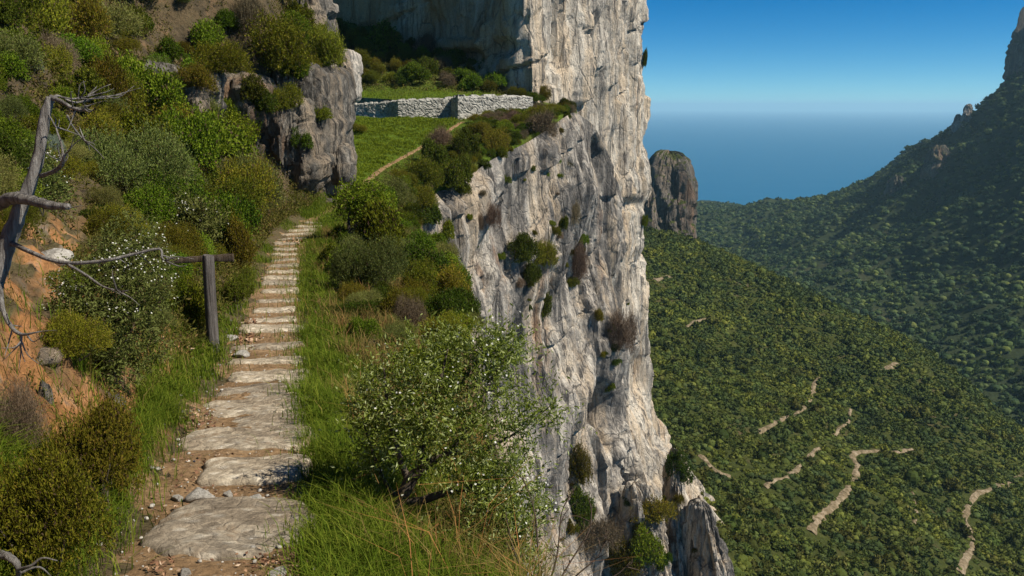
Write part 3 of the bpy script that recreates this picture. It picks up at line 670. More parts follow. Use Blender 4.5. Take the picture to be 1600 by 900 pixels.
def path_w(y, side):
    w = np.interp(y, [-4, 5, 13, 28, 45, 58, 97], [0.88, 0.80, 0.76, 0.7, 0.66, 0.36, 0.30]) if side < 0 else np.interp(y, [-4, 5, 13, 28, 45, 58, 97], [.62, .60, .60, .58, .56, .32, .26])
    return w
_py = np.concatenate([np.linspace(-3.5, 14, 260), np.linspace(14.08, 93.5, 500)]); _pt = np.linspace(-1, 1, 33)
_pX, _pY = [], []
for y in _py:
    wl = path_w(y, -1) * (1 + 0.18 * math.sin(y * 2.3) + 0.12 * math.sin(y * 5.7)); wr = path_w(y, 1) * (1 + 0.15 * math.sin(y * 3.1 + 1))
    _pX.append(xc(y) + np.where(_pt < 0, _pt * wl, _pt * wr)); _pY.append(np.full(33, y))
_pX, _pY = np.array(_pX), np.array(_pY)
_p3 = np.stack([_pX.ravel(), _pY.ravel(), 0 * _pX.ravel()], 1)
_pZ = H(_pX.ravel(), _pY.ravel()).reshape(_pX.shape) + 0.05 * (1 - np.abs(_pt) ** 4)[None] - 0.03 + (0.02 * fbm(_p3 * 4, 3, 77)).reshape(_pX.shape)
path = link("path", np_mesh("path", np.stack([_pX, _pY, _pZ], -1).reshape(-1, 3), grid_faces(len(_py), 33), True), M['earth'],
            label="narrow earth path with stone steps dropping away along the hillside", cat="path", kind="structure")
BVH_NEAR = make_bvh([hillside, path])

def slab_mesh(hw, hd, th, rng, nose=3.0, seed=0):
    """irregular flat stone: half width, half depth, thickness"""
    A = np.linspace(0, 2 * np.pi, 56, endpoint=False)
    r = 1.0 / ((np.abs(np.cos(A)) ** nose + np.abs(np.sin(A)) ** nose) ** (1 / nose))
    r = r * (1 + 0.08 * perlin(np.stack([np.cos(A) * 1.6, np.sin(A) * 1.6, np.full(56, seed * 3.7)], 1), 5) + 0.06 * perlin(np.stack([np.cos(A) * 5, np.sin(A) * 5, np.full(56, seed * 1.7)], 1), 6))
    rows = []
    for f, z in ((0.0, 0), (.2, 0), (.4, 0), (.55, 0), (.7, 0), (.82, 0), (.91, -.004), (.965, -.012), (1.0, -.035), (1.015, -.07), (1.0, -th)):
        x, y = np.cos(A) * r * f * hw, np.sin(A) * r * f * hd
        p = np.stack([x, y, np.full(56, seed * 5.1)], 1)
        zz = z + 0.026 * fbm(p * 3.0, 4, 91) + (0.008 * (cells(p[:, :2] * 7, seed)[2][:, 0] - .5))
        rows.append(np.stack([x, y, zz], 1))
    v = np.array(rows)
    return np_mesh("step_stone", v.reshape(-1, 3), grid_faces(v.shape[0], 56, True), True)
STEPS = [(240, 486, 788, 876, "broad rounded slab nearest the viewer, crossing the path whole"), (318, 482, 720, 759, "slab half in the shadow of the flowering bush, above a row of pebbles"),
         (288, 488, 676, 706, "rough cobbled step just below the palest long step"), (312, 489, 655, 674, "palest, smooth long step stone beside the dead leaves"),
         (313, 478, 627, 650, "jagged step above the palest long step"), (348, 475, 604, 624, "pale step stone with a narrow dirt gap, two above the palest step"),
         (366, 478, 584, 597, "long step stone at the height of the grass tuft below the signpost"), (362, 482, 561, 569, "thin step just below the loose white stone by the post"),
         (366, 470, 538, 547, "thin worn step level with the foot of the signpost"), (380, 470, 512, 520, "pale step just above the foot of the signpost, beside dead leaves"),
         (394, 458, 497, 504, ""), (398, 457, 483, 489, ""), (404, 466, 468, 473, ""), (411, 464, 454, 459, ""), (412, 464, 442, 446, ""), (414, 463, 433, 437, ""), (418, 463, 424, 428, ""),
         (420, 463, 414, 418, ""), (424, 461, 405, 408, ""), (426, 461, 397, 400, ""), (428, 463, 389, 392, ""), (430, 468, 380, 383, ""), (436, 480, 372, 375, ""), (442, 488, 365.5, 368, ""), (452, 494, 359, 361.5, ""), (464, 502, 353.5, 355.5, ""), (478, 506, 348, 350, "")]
rng = np.random.RandomState(5)
def path_slope(y): return (zc(y + 0.4) - zc(y - 0.4)) / 0.8
for i, (u0, u1, v0, v1, lab) in enumerate(STEPS):
    a, _ = hit((u0 + u1) / 2, v0, BVH_NEAR); b, _ = hit((u0 + u1) / 2, v1, BVH_NEAR)
    l, _ = hit(u0, (v0 + v1) / 2, BVH_NEAR); r_, _ = hit(u1, (v0 + v1) / 2, BVH_NEAR)
    c = (a + b) / 2; dep = c[1] * CP - c[2] * SP
    hw = (u1 - u0) / FPX * dep / 2 * (1.0 if i < 4 else 1.1); hd = max(0.09, abs(a[1] - b[1]) / 2)
    hd = min(hd, 0.42 if i else 0.55)
    me = slab_mesh(hw, hd, 0.16, rng, 2.6 if i == 0 else 5.0, i)
    g = "step stones far down the path" if not lab else "stone steps of the path"
    lab = lab or "worn pale step stone far down the path before the bend"
    o = link("step_stone", me, M['step'], label=lab, cat="step stone", group=g)
    o.location = (c[0], c[1], c[2] + 0.025 + rng.uniform(0, .035) + (0.02 if i == 0 else 0))
    yaw = -math.atan2(xc(c[1] + .5) - xc(c[1] - .5), 1.0) * 0.6
    o.rotation_euler = (math.atan(path_slope(c[1])) * 0.6, rng.uniform(-.06, .06), yaw + rng.uniform(-.09, .09))

def stone_mesh(seed, name="loose_stone", sq=2.6, n=22):
    th = np.linspace(0, 2 * np.pi, n * 2, endpoint=False); ph = np.linspace(-np.pi / 2, np.pi / 2, n)
    T, Ph = np.meshgrid(th, ph)
    d = np.stack([np.cos(Ph) * np.cos(T), np.cos(Ph) * np.sin(T), np.sin(Ph)], -1).reshape(-1, 3)
    rr = np.random.RandomState(seed); nn = rr.normal(size=(13, 3)); nn /= np.linalg.norm(nn, axis=1)[:, None]
    h = rr.uniform(0.6, 1.0, 13)
    r = np.min(np.where(d @ nn.T > 0.15, h / np.maximum(d @ nn.T, 0.15), 1.15), axis=1)
    v = d * (r + 0.05 * fbm(d * 2.5, 3, seed))[:, None]
    return np_mesh(name, v, grid_faces(n, n * 2, True), True)
STONES = [(314, 773, 44, 20, "largest grey stone in the row between the two nearest slabs"), (396, 781, 30, 20, "pointed pale stone right of the row between the two nearest slabs"),
          (357, 771, 17, 10, "small round stone in the middle of the row between the nearest slabs"), (343, 782, 12, 8, "smallest white pebble under the largest grey stone"),
          (277, 777, 20, 11, "low brown stone at the left end of the row of stones"), (291, 893, 20, 14, "white stone on the earth below the nearest slab"),
          (376, 552, 32, 11, "white stone at the path edge by the foot of the signpost"), (361, 527, 22, 12, "grey white stone among the dead leaves behind the signpost"), (432, 894, 34, 12, "half buried flat stone at the bottom edge of the path")]
for i, (u, v, w, h, lab) in enumerate(STONES):
    p, n = hit(u, v + h * 0.4, BVH_NEAR); z = p[1] * CP - p[2] * SP
    o = link("loose_stone", stone_mesh(50 + i), M['stone'], label=lab, cat="stone", group="loose stones on the path")
    s = w / FPX * z / 2
    o.scale = (s, s * 0.8, h / FPX * z / 2 * 1.15); o.location = p + (0, 0, o.scale[2] * 0.45); o.rotation_euler = (0.1, 0.05, i * 1.3)
BOULD = [(88, 395, 66, 36, "pale flat faced boulder in the orange bank behind the dead tree"), (20, 640, 40, 60, "grey boulder in the bank at the left border"), (78, 610, 22, 70, "narrow grey rock standing in the orange bank"),
         (182, 620, 34, 46, "grey rock in the bank below the big white flowered shrub"), (75, 545, 70, 40, "dark rock lying in the orange bank"), (402, 358, 24, 26, "small grey boulder in the scrub left of the far path"),
         (515, 312, 30, 28, "warm coloured boulder at the foot of the outcrop by the path")]
boulders = []
for i, (u, v, w, h, lab) in enumerate(BOULD):
    p, n = hit(u, v + h * 0.25, BVH_NEAR); z = p[1] * CP - p[2] * SP
    o = link("boulder", stone_mesh(70 + i, "boulder", n=34), M['outcrop'] if i not in (0,) else M['stone'], label=lab, cat="boulder", group="boulders on the bank")
    s = w / FPX * z / 2
    o.scale = (s, s * 0.8, h / FPX * z / 2); o.location = p - n * s * 0.35 + (0, 0, o.scale[2] * 0.15); o.rotation_euler = (0.15, -0.1, i * 2.1)

# ------------------------------------------------------------------ wooden signpost
def wood(name, a, b, c):
    k = NT(name); g = k.noise(14, 8, 0.7, k.mapping((2.2, 2.2, 0.10)), 0.3)
    col = k.ramp(g, [(0.3, a), (0.5, b), (0.68, c)])
    col = k.mix(1.0, col, k.ramp(k.noise(2.5, 5), [(.3, (.7,) * 3), (.7, (1.15,) * 3)]), 'MULTIPLY')
    return k.bsdf(col, 0.85, k.bump(g, 1.0, 0.05), 0.1)
M['post'] = wood("weathered_post", (0.03, 0.026, 0.023), (0.125, 0.11, 0.10), (0.24, 0.22, 0.205))
def tube(pts, rad, n=10, seed=0, rough=0.0, cap=True):
    """verts, faces of a tapered tube along points"""
    pts = np.asarray(pts, float); rad = np.asarray(rad, float)
    t = np.gradient(pts, axis=0); t /= np.linalg.norm(t, axis=1)[:, None] + 1e-9
    up = np.array((0.13, 0.31, 0.94)) if abs(t[0][2]) < 0.8 else np.array((0.9, 0.3, 0.1))
    rows = []
    b = None
    A = np.linspace(0, 2 * np.pi, n, endpoint=False)
    for i in range(len(pts)):
        a = np.cross(t[i], up if b is None else np.cross(b, t[i])) if b is None else b - t[i] * (b @ t[i])
        a /= np.linalg.norm(a) + 1e-9; b = a; c = np.cross(t[i], a)
        ring = pts[i] + rad[i] * (np.cos(A)[:, None] * a + np.sin(A)[:, None] * c)
        if rough: ring += (ring - pts[i]) * (rough * perlin(np.stack([np.cos(A) * 1.2 + seed, np.sin(A) * 1.2, np.full(n, i * 0.35)], 1), seed))[:, None]
        rows.append(ring)
    if cap: rows = [np.repeat(pts[:1], n, 0)] + rows + [np.repeat(pts[-1:], n, 0)]
    v = np.array(rows)
    return v.reshape(-1, 3), grid_faces(len(rows), n, True)
def join(parts):
    V, F, n = [], [], 0
    for v, f in parts: V.append(v); F.append(f + n); n += len(v)
    return np.concatenate(V), np.concatenate(F)
def curve_pts(pts, m=8):
    """smooth polyline through points"""
    p = np.asarray(pts, float); q = np.vstack([2 * p[0] - p[1], p, 2 * p[-1] - p[-2]])
    out = []
    for i in range(1, len(q) - 2):
        t = np.linspace(0, 1, m, endpoint=False)[:, None]
        out.append(0.5 * (2 * q[i] + (q[i + 1] - q[i - 1]) * t + (2 * q[i - 1] - 5 * q[i] + 4 * q[i + 1] - q[i + 2]) * t ** 2 + (3 * q[i] - q[i - 1] - 3 * q[i + 1] + q[i + 2]) * t ** 3))
    return np.vstack(out + [p[-1:]])
_pb, _ = hit(333, 549, BVH_NEAR); zP = _pb[1] * CP - _pb[2] * SP
_ptop = P(333, 394, zP); PH = _ptop[2] - _pb[2]; PR = 9.0 / FPX * zP
sp = bpy.data.objects.new("signpost", None); COL.objects.link(sp); sp.location = _pb
tag(sp, "weathered wooden post with one crooked blank board across its top, standing left of the steps", "signpost")
_h = np.array([-0.4, 0, 0.25, 0.5, 0.75, 0.93, 0.985, 1.0]) * PH
_v, _f = tube([(0.004 * i, 0, z) for i, z in enumerate(_h)], PR * np.array([1.06, 1.05, 1.02, 1.0, 0.98, 0.97, 0.95, 0.88]), 28, 3, 0.03)
pm = np_mesh("post", _v, _f, True); pm.set_sharp_from_angle(angle=R(40)); link("post", pm, M['post'], sp)
# board: bevelled, slightly bowed plank, left end lower and narrower
bl, br = P(262, 408, zP - 0.06) - _pb, P(367, 401.5, zP - 0.06) - _pb
nx_ = 24; prof = np.array([(-1, -.8), (-.8, -1), (.8, -1), (1, -.8), (1, .8), (.8, 1), (-.8, 1), (-1, .8)])
rows = []
for i in range(nx_ + 1):
    t = i / nx_; c = bl + (br - bl) * t + np.array((0, -PR * 0.75, 0.012 * math.sin(t * 3)))
    hh = (0.036 + 0.018 * t) * (1 + 0.06 * math.sin(t * 23)); tt = 0.022
    rows.append([(c[0], c[1] + a * tt + 0.004 * math.sin(t * 31 + a), c[2] + b_ * hh) for a, b_ in prof])
rows = [[tuple(np.mean(rows[0], 0))] * 8] + rows + [[tuple(np.mean(rows[-1], 0))] * 8]
M['board'] = wood("weathered_board", (0.045, 0.032, 0.022), (0.105, 0.078, 0.055), (0.19, 0.15, 0.11))
bm_ = np_mesh("board", np.array(rows).reshape(-1, 3), grid_faces(len(rows), 8, True), True); bm_.set_sharp_from_angle(angle=R(35))
link("board", bm_, M['board'], sp)

# ------------------------------------------------------------------ dead tree at the left border
M['dead'] = wood("bleached_deadwood", (0.08, 0.07, 0.062), (0.24, 0.22, 0.20), (0.42, 0.40, 0.37))
ZD = 4.3
def px_curve(pts, z, m=8): return curve_pts([P(u, v, z + (q[0] if q else 0)) for u, v, *q in pts], m)
def px_tube(pts, widths, z, n=14, seed=1, rough=0.2):
    c = px_curve(pts, z); w = np.interp(np.linspace(0, 1, len(c)), np.linspace(0, 1, len(widths)), widths) / FPX * z / 2
    return tube(c, w, n, seed, rough)
_db, _ = hit(-60, 690, BVH_NEAR)
if _db is None: _db = P(-60, 690, 4.5)
_o = np.array(_db); dt = bpy.data.objects.new("dead_tree", None); COL.objects.link(dt); dt.location = _o
tag(dt, "bare bleached dead tree with crooked branches reaching in at the left border", "dead tree")
def dpart(name, vf):
    v, f = vf; me = np_mesh(name, v - _o, f, True); return link(name, me, M['dead'], dt)
_u, _w, _ = project(_o)
dpart("trunk", px_tube([(_u, _w + 8, 0), (-34, 560), (-8, 440), (14, 375), (28, 335), (48, 285), (62, 235), (70, 185), (79, 152)], [34, 32, 29, 25, 23, 19, 17, 16, 13], ZD, 14))
for pts, w in [([(-30, 335, .1), (0, 318, .02), (22, 309, -.05), (45, 312, -.1), (75, 320, -.15), (107, 323, -.2)], [24, 24, 22, 19, 16, 11]),
               ([(79, 152), (95, 158, -.03), (112, 168, -.05), (128, 172, -.08), (135, 165, -.1)], [9, 7, 6, 5, 2]), ([(84, 152), (92, 150, .05), (118, 160, .1), (150, 153, .15), (190, 148, .2)], [6, 4, 4, 4, 2]),
               ([(98, 152, .05), (120, 154, .08), (165, 144, .12)], [3, 3, 1.5]), ([(64, 275), (84, 268, -.1), (96, 258, -.15), (101, 243, -.2), (108, 235, -.2)], [8, 8, 7, 5, 2]),
               ([(98, 255, -.15), (97, 230, -.1), (90, 208, -.05), (86, 195, 0)], [5, 4, 3, 2]), ([(14, 378), (40, 390, -.1), (75, 405, -.2), (110, 411, -.25), (160, 408, -.3), (205, 398, -.3), (248, 389, -.3), (253, 402, -.3), (260, 409, -.3)], [9, 8, 7, 6, 6, 5, 4, 3, 1.5]),
               ([(106, 413, -.25), (135, 430, -.3), (160, 447, -.35), (190, 456, -.4)], [5, 4, 3, 1.5]), ([(0, 440), (4, 480, -.1), (14, 505, -.15), (32, 522, -.2), (60, 519, -.25)], [9, 8, 7, 6, 2]),
               ([(33, 522, -.2), (33, 532, -.2), (31, 543, -.2)], [5, 4, 2]), ([(105, 180, 0), (112, 195, .05), (125, 212, .1), (134, 221, .1)], [3, 3, 2.5, 1.5])]:
    dpart("branch", px_tube(pts, [q * .88 for q in w], ZD, 9))
    c_ = px_curve(pts, ZD); tw_ = []; rt = np.random.RandomState(len(c_) + len(pts))
    for _ in range(5):                                     # fine dead twigs off the outer half
        q = c_[rt.randint(len(c_) // 2, len(c_))]; dr = (c_[-1] - c_[len(c_) // 2]); dr = dr / (np.linalg.norm(dr) + 1e-6) + rt.normal(size=3) * (.7, .3, .8); dr *= rt.uniform(.05, .17) / np.linalg.norm(dr)
        tw_.append(tube(curve_pts([q, q + dr * .5 + rt.normal(size=3) * .012, q + dr], 4), np.linspace(.0042, .0012, 9), 6, 1, .1))
    for q in tw_: dpart("twig", q)
bl_ = link("dead_branch", None)
bpy.data.objects.remove(bl_)
_g, _ = hit(45, 905, BVH_NEAR); _zg = depth_at(45, 905, BVH_NEAR) - 0.35
_parts = [px_tube([(-25, 862), (0, 866, -.02), (18, 873, -.05), (28, 886, -.05), (28, 915, 0)], [14, 13, 12, 9, 5], _zg), px_tube([(26, 890, -.05), (48, 884, -.1), (66, 872, -.1), (90, 876, -.1)], [5, 4, 3, 1.5], _zg),
          px_tube([(30, 896, -.05), (60, 886, -.05), (80, 900, -.05)], [4, 3, 1.5], _zg)]
_v, _f = join(_parts)
link("dead_branch", np_mesh("dead_branch", _v, _f, True), M['dead'], label="curved bleached dead branch lying on heath in the bottom left corner", cat="branch")

# ------------------------------------------------------------------ vegetation
def mat_leaf(name, stops, rough=0.75, spec=0.06, trans=0.3, hue=0.05, vary=0.35):
    k = NT(name)
    geo = k.n("ShaderNodeNewGeometry"); oi = k.n("ShaderNodeObjectInfo")
    col = k.ramp(geo.outputs['Random Per Island'], stops)
    hs = k.n("ShaderNodeHueSaturation")
    k.l(k.math('ADD', 0.5 - hue / 2, k.math('MULTIPLY', oi.outputs['Random'], hue)), hs.inputs['Hue'])
    r2 = k.math('FRACT', k.math('MULTIPLY', oi.outputs['Random'], 7.31))
    k.l(k.math('ADD', 1 - vary / 2, k.math('MULTIPLY', r2, vary)), hs.inputs['Value'])
    k.l(col, hs.inputs['Color'])
    return k.bsdf(hs.outputs[0], rough, None, spec, trans)
LM = {
 'heath': mat_leaf("heath_leaf", [(0, (0.10, 0.065, 0.04)), (0.07, (0.09, 0.06, 0.035)), (0.09, (0.072, 0.074, 0.007)), (0.45, (0.138, 0.141, 0.011)), (0.8, (0.215, 0.215, 0.017)), (1, (0.256, 0.190, 0.031))], vary=0.7, hue=0.06),
 'green': mat_leaf("green_leaf", [(0, (0.10, 0.065, 0.04)), (0.07, (0.09, 0.06, 0.035)), (0.09, (0.058, 0.090, 0.006)), (0.5, (0.116, 0.163, 0.010)), (1, (0.200, 0.242, 0.020))], vary=0.7, hue=0.06),
 'grey': mat_leaf("grey_green_leaf", [(0, (0.10, 0.065, 0.04)), (0.07, (0.09, 0.06, 0.035)), (0.09, (0.082, 0.096, 0.019)), (0.5, (0.154, 0.170, 0.038)), (1, (0.246, 0.261, 0.083))], vary=0.7, hue=0.06),
 'dark': mat_leaf("dark_leaf", [(0, (0.10, 0.065, 0.04)), (0.07, (0.09, 0.06, 0.035)), (0.09, (0.034, 0.052, 0.006)), (0.6, (0.078, 0.109, 0.009)), (1, (0.145, 0.171, 0.019))], vary=0.7, hue=0.06),
 'dry': mat_leaf("dry_twig", [(0, (0.081, 0.055, 0.034)), (0.5, (0.147, 0.106, 0.067)), (1, (0.228, 0.171, 0.107))], trans=0.05),
 'olive': mat_leaf("olive_leaf", [(0, (0.094, 0.127, 0.013)), (0.45, (0.181, 0.229, 0.025)), (0.68, (0.275, 0.325, 0.068)), (0.86, (0.395, 0.446, 0.169)), (1, (0.549, 0.604, 0.304))], rough=0.5, spec=0.2, trans=0.45, hue=0, vary=0),  # palest stops paint the glints of glossy leaves into the colour
 'blue': mat_leaf("blue_grey_leaf", [(0, (0.09, 0.12, 0.08)), (1, (0.27, 0.31, 0.24))]),
 'far': mat_leaf("distant_leaf", [(0, (0.038, 0.053, 0.010)), (0.5, (0.079, 0.093, 0.019)), (1, (0.138, 0.138, 0.037))], hue=0.06, vary=0.8, trans=0.2),
}
k = NT("bark"); M['bark'] = k.bsdf(k.ramp(k.noise(7, 6, .6, k.mapping((1.5, 1.5, .3))), [(.3, (0.035, 0.027, 0.02)), (.6, (0.10, 0.08, 0.062)), (.75, (0.16, 0.14, 0.115))]), 0.9, k.bump(k.noise(12, 6), .7, .02), .1)
k = NT("white_petal"); M['petal'] = k.bsdf((0.80, 0.79, 0.72), 0.6, None, 0.2, 0.3)

def unit(v): return v / (np.linalg.norm(v, axis=-1, keepdims=True) + 1e-9)
def leaf_quads(rng, pos, axis, L, W):
    n = len(pos); side = unit(np.cross(axis, rng.normal(size=(n, 3))))
    l = L * rng.uniform(0.7, 1.3, (n, 1)); w = W * rng.uniform(0.75, 1.25, (n, 1)); nrm = np.cross(axis, side)
    mid = pos + axis * l * 0.5 + nrm * l * 0.1
    v = np.stack([pos, mid + side * w * 0.5, pos + axis * l, mid - side * w * 0.5], 1).reshape(-1, 3)
    return v, np.arange(4 * n).reshape(n, 4)
def sprigs(rng, c, d, nleaf, slen, L, W, spread=0.9):
    n = len(c); t = np.linspace(0.05, 1, nleaf)[None, :, None]
    sl = slen * rng.uniform(0.6, 1.3, (n, 1, 1)); bend = rng.normal(size=(n, 1, 3)) * 0.25
    pos = c[:, None] + (d[:, None] + bend * t) * sl * t
    ax = unit(d[:, None] + spread * rng.normal(size=(n, nleaf, 3)))
    return leaf_quads(rng, pos.reshape(-1, 3), ax.reshape(-1, 3), L, W)
def dome_lobes(rng, Rr, Hh, m):
    out = []
    for i in range(m):
        a = rng.uniform(0, 2 * np.pi); q = Rr * 0.72 * rng.uniform(0, 1) ** .4
        z = Hh * (0.30 + 0.42 * rng.uniform() * (1 - (q / Rr) ** 2))
        out.append((q * math.cos(a), q * math.sin(a), z, Rr * rng.uniform(0.18, 0.46)))
    return np.array(out)
def lobe_sprigs(rng, lobes, n, up=0.35, fill=0.16, low=-0.35):
    p = lobes[:, 3] ** 2; idx = rng.choice(len(lobes), n, p=p / p.sum())
    d = unit(rng.normal(size=(int(n * 3), 3))); d = d[d[:, 2] > low][:n]
    r = np.where(rng.uniform(size=(n, 1)) < fill, rng.uniform(0.25, 0.8, (n, 1)), rng.uniform(0.78, 1.02, (n, 1)))
    c = lobes[idx, :3] + d * r * lobes[idx, 3:4]
    c[:, 2] = np.abs(c[:, 2])
    return c, unit(d + np.array((0, 0, up)) + 0.35 * rng.normal(size=(n, 3)))
def stems_mesh(rng, lobes, rad=0.02, spread=1.0):
    parts = []
    for l in lobes:
        b = rng.normal(size=3) * (0.05, 0.05, 0); m = l[:3] * (0.45, 0.45, 0.5) + rng.normal(size=3) * 0.05
        parts.append(tube(curve_pts([b, m, l[:3] + (0, 0, l[3] * 0.5)], 5), np.linspace(rad, rad * 0.25, 11), 6, 1, 0.1))
    v, f = join(parts); return np_mesh("stems", v, f, True)
KINDS_ = {  # up, leaf length/width, leaves per sprig, sprig length, spread
 'heath': dict(up=0.7, L=.034, W=.013, nl=9, sl=.13, sp=.75, H=.85), 'green': dict(up=.3, L=.042, W=.022, nl=7, sl=.10, sp=1.0, H=.9), 'grey': dict(up=.6, L=.04, W=.011, nl=9, sl=.16, sp=.6, H=1.05),
 'dark': dict(up=.2, L=.036, W=.018, nl=8, sl=.08, sp=1.0, H=.85), 'dry': dict(up=.5, L=.085, W=.006, nl=6, sl=.12, sp=.7, H=.75), 'blue': dict(up=.9, L=.16, W=.012, nl=4, sl=.03, sp=.6, H=.7)}
def shrub_mesh(kind, seed, n, lod=1.0, lobes=None, m=11, R_=0.8):
    q = KINDS_[kind]; rng = np.random.RandomState(seed)
    lobes = dome_lobes(rng, R_, R_ * q['H'] * 1.3, m) if lobes is None else lobes
    c, d = lobe_sprigs(rng, lobes, n, q['up'])
    v, f = sprigs(rng, c, d, q['nl'], q['sl'] * min(lod, 1.5), q['L'] * lod, q['W'] * lod * 1.15, q['sp'])
    return np_mesh("foliage", v, f), lobes
PROTO = {}
for i, kd in enumerate(KINDS_):
    near, far_ = [], []
    for j in range(2):
        me, lb = shrub_mesh(kd, 100 + i * 10 + j, 2800 if kd != 'dry' else 2200); me.materials.append(LM[kd])
        st = stems_mesh(np.random.RandomState(i * 7 + j), lb); st.materials.append(M['bark']); near.append((me, st))
    for j in range(3):
        me, lb = shrub_mesh(kd, 200 + i * 10 + j, 1500, 1.55, m=9); me.materials.append(LM[kd]); far_.append(me)
    PROTO[kd] = (near, far_)
KNAME = {'heath': ("heath_shrub", "olive yellow heath shrub"), 'green': ("green_shrub", "leafy mid green shrub"), 'grey': ("tree_heath", "feathery grey green shrub"), 'dark': ("dark_shrub", "dense dark green shrub"),
         'dry': ("dry_shrub", "leafless brown twiggy shrub"), 'blue': ("blue_grey_plant", "spiky blue grey plant")}
rngS = np.random.RandomState(12)
def put_shrub(kind, p, w, h, label, group=None, near=None, rz=None, tilt=None):
    """w, h in metres; p the foot"""
    nm, _ = KNAME[kind]; z = p[1]
    near = (z < 21) if near is None else near
    sc = (w / 1.75, w / 1.75, h / (0.8 * KINDS_[kind]['H'] * 1.3 * 0.98))
    rz = rngS.uniform(0, 6.28) if rz is None else rz
    if near:
        fm, sm_ = PROTO[kind][0][rngS.randint(2)]
        o = bpy.data.objects.new(nm, None); COL.objects.link(o)
        for n2, me in (("foliage", fm), ("stems", sm_)):
            c = bpy.data.objects.new(n2, me); COL.objects.link(c); c.parent = o
    else:
        o = bpy.data.objects.new(nm, PROTO[kind][1][rngS.randint(3)]); COL.objects.link(o)
    o.location = p; q_ = rngS.uniform(.84, 1.18); o.scale = (sc[0] * q_, sc[1] / q_, sc[2]); o.rotation_euler = (rngS.uniform(-.16, .16), rngS.uniform(-.16, .16), rz)
    tag(o, label, "shrub" if kind != 'blue' else "plant", None, group)
    return o
placed = []     # (x, y, r)
def shrub_px(kind, u, v, w, h, label, group=None, sink=0.12, tree=None):
    """shrub whose foot is seen at photo pixel (u, v), w x h pixels large"""
    p, n = hit(u, v, tree or BVH); z = p[1] * CP - p[2] * SP
    W, Hh = w / FPX * z, h / FPX * z * 1.04
    placed.append((p[0], p[1], W * 0.42))
    return put_shrub(kind, p - (0, 0, Hh * sink), W, Hh * (1 + sink), label, group)
for a in [('heath', 160, 800, 175, 160, "round olive heath shrub beside the path, upper of the two by the nearest slab"), ('heath', 62, 915, 280, 190, "largest olive heath shrub, filling the bottom left corner"),
          ('dry', 36, 702, 90, 110, "dark brown twiggy shrub on the orange bank at the left border"), ('green', 300, 520, 80, 90, "bright green bush close behind the signpost on its left"),
          ('grey', 395, 340, 110, 90, "grey green bush under the outcrop by the far path"), ('heath', 385, 430, 60, 75, "olive bush left of the path between the signpost and the bend"),
          ('dark', 372, 485, 55, 60, "dark bush at the path edge right behind the signpost"), ('green', 350, 400, 90, 80, "mid green bush above the signpost board on the right"),
          ('grey', 205, 320, 190, 120, "wide feathery grey shrub above the dead branch"), ('green', 330, 265, 130, 85, "rounded green shrub below the grey rock ledge"), ('green', 385, 220, 70, 55, "small bright round bush in front of the outcrop"),
          ('blue', 57, 118, 26, 30, "blue grey spiky plant highest on the left"), ('blue', 138, 72, 26, 24, "pale blue grey cushion plant up the hillside"), ('blue', 88, 255, 36, 34, "blue grey tuft behind the dead tree trunk"),
          ('green', 150, 118, 60, 50, "vivid green bush on the upper hillside beside the dark rock band"), ('dark', 205, 62, 70, 45, "dark green bush under the top left skyline"), ('dry', 395, 58, 60, 50, "grey twiggy bush high on the hillside near the skyline"),
          ('green', 470, 128, 50, 44, "small green bush clinging to the face of the outcrop"), ('dark', 412, 182, 60, 40, "dark cushion bush on the grey rock ledge"), ('heath', 520, 112, 60, 62, "olive bush on the outermost corner of the outcrop"),
          ('heath', 440, 118, 120, 70, "broad olive bush over the top of the outcrop"), ('heath', 345, 122, 90, 44, "brownish olive scrub on the lip of the rock band"),
          ('dark', 690, 520, 95, 70, "dark bush at the cliff edge behind the flowering bush"), ('dark', 668, 447, 80, 62, "dark green bush at the cliff edge below the leaning tree"), ('green', 612, 420, 90, 90, "green bush right of the leaning tree"),
          ('dark', 704, 300, 60, 58, "darkest bush on the rim above the cliff, beyond the path"), ('dark', 680, 262, 52, 40, "dark bush just above the darkest one on the rim"), ('heath', 660, 300, 60, 50, "brownish olive bush left of the darkest rim bush"),
          ('dark', 634, 352, 44, 34, "small dark bush on the edge where the cliff begins"), ('grey', 585, 470, 110, 100, "grey bush in the grass between path and cliff"), ('dry', 640, 520, 60, 60, "rust brown dry bush behind the top of the flowering bush"),
          ('green', 534, 425, 50, 40, "low green bush at the path edge under the leaning tree"), ('dark', 735, 252, 50, 44, "dark bush by the upper end of the small path"), ('grey', 606, 318, 76, 34, "grey bush below the small path on the ledge")]:
    shrub_px(a[0], *a[1:5], a[5])

# scatter over the hillside; a bare orange bank near the dead tree stays open
def bare(u, v): return ((u < 112) & (v > 400) & (v < 660)) | ((u < 215) & (u > 60) & (v > 585) & (v < 705)) | ((u > 40) & (u < 140) & (v > 315) & (v < 400))
def ok_gap(x, y, r, f=0.75):
    for a, b, c in placed:
        if abs(a - x) < 3 and (a - x) ** 2 + (b - y) ** 2 < ((r + c) * f) ** 2: return False
    return True
ZONE = {'hill_low': "low on the hillside between path and rock band", 'hill_high': "high on the hillside above the rock band", 'rim': "on the grassy strip between path and cliff", 'ledge': "on the scrubby ledge crowning the grey cliff", 'terr': "on the terrace slope below the shaded cliff face"}
_pq = np.linspace(55, 93, 120); _qx = np.concatenate([xc(_pq) - k_ for k_ in (0, .7, 1.5, 2.5, 4)]); _qy = np.tile(_pq, 5); PVIS = np.stack(project(np.stack([_qx, _qy, H(_qx, _qy, False)], 1)), 1)
_qn = np.linspace(24, 48, 60); _qx = np.concatenate([xc(_qn) + k_ for k_ in (-.4, 0, .35)]); _qy = np.tile(_qn, 3); PVIS = np.vstack([PVIS, np.stack(project(np.stack([_qx, _qy, H(_qx, _qy, False)], 1)), 1)])
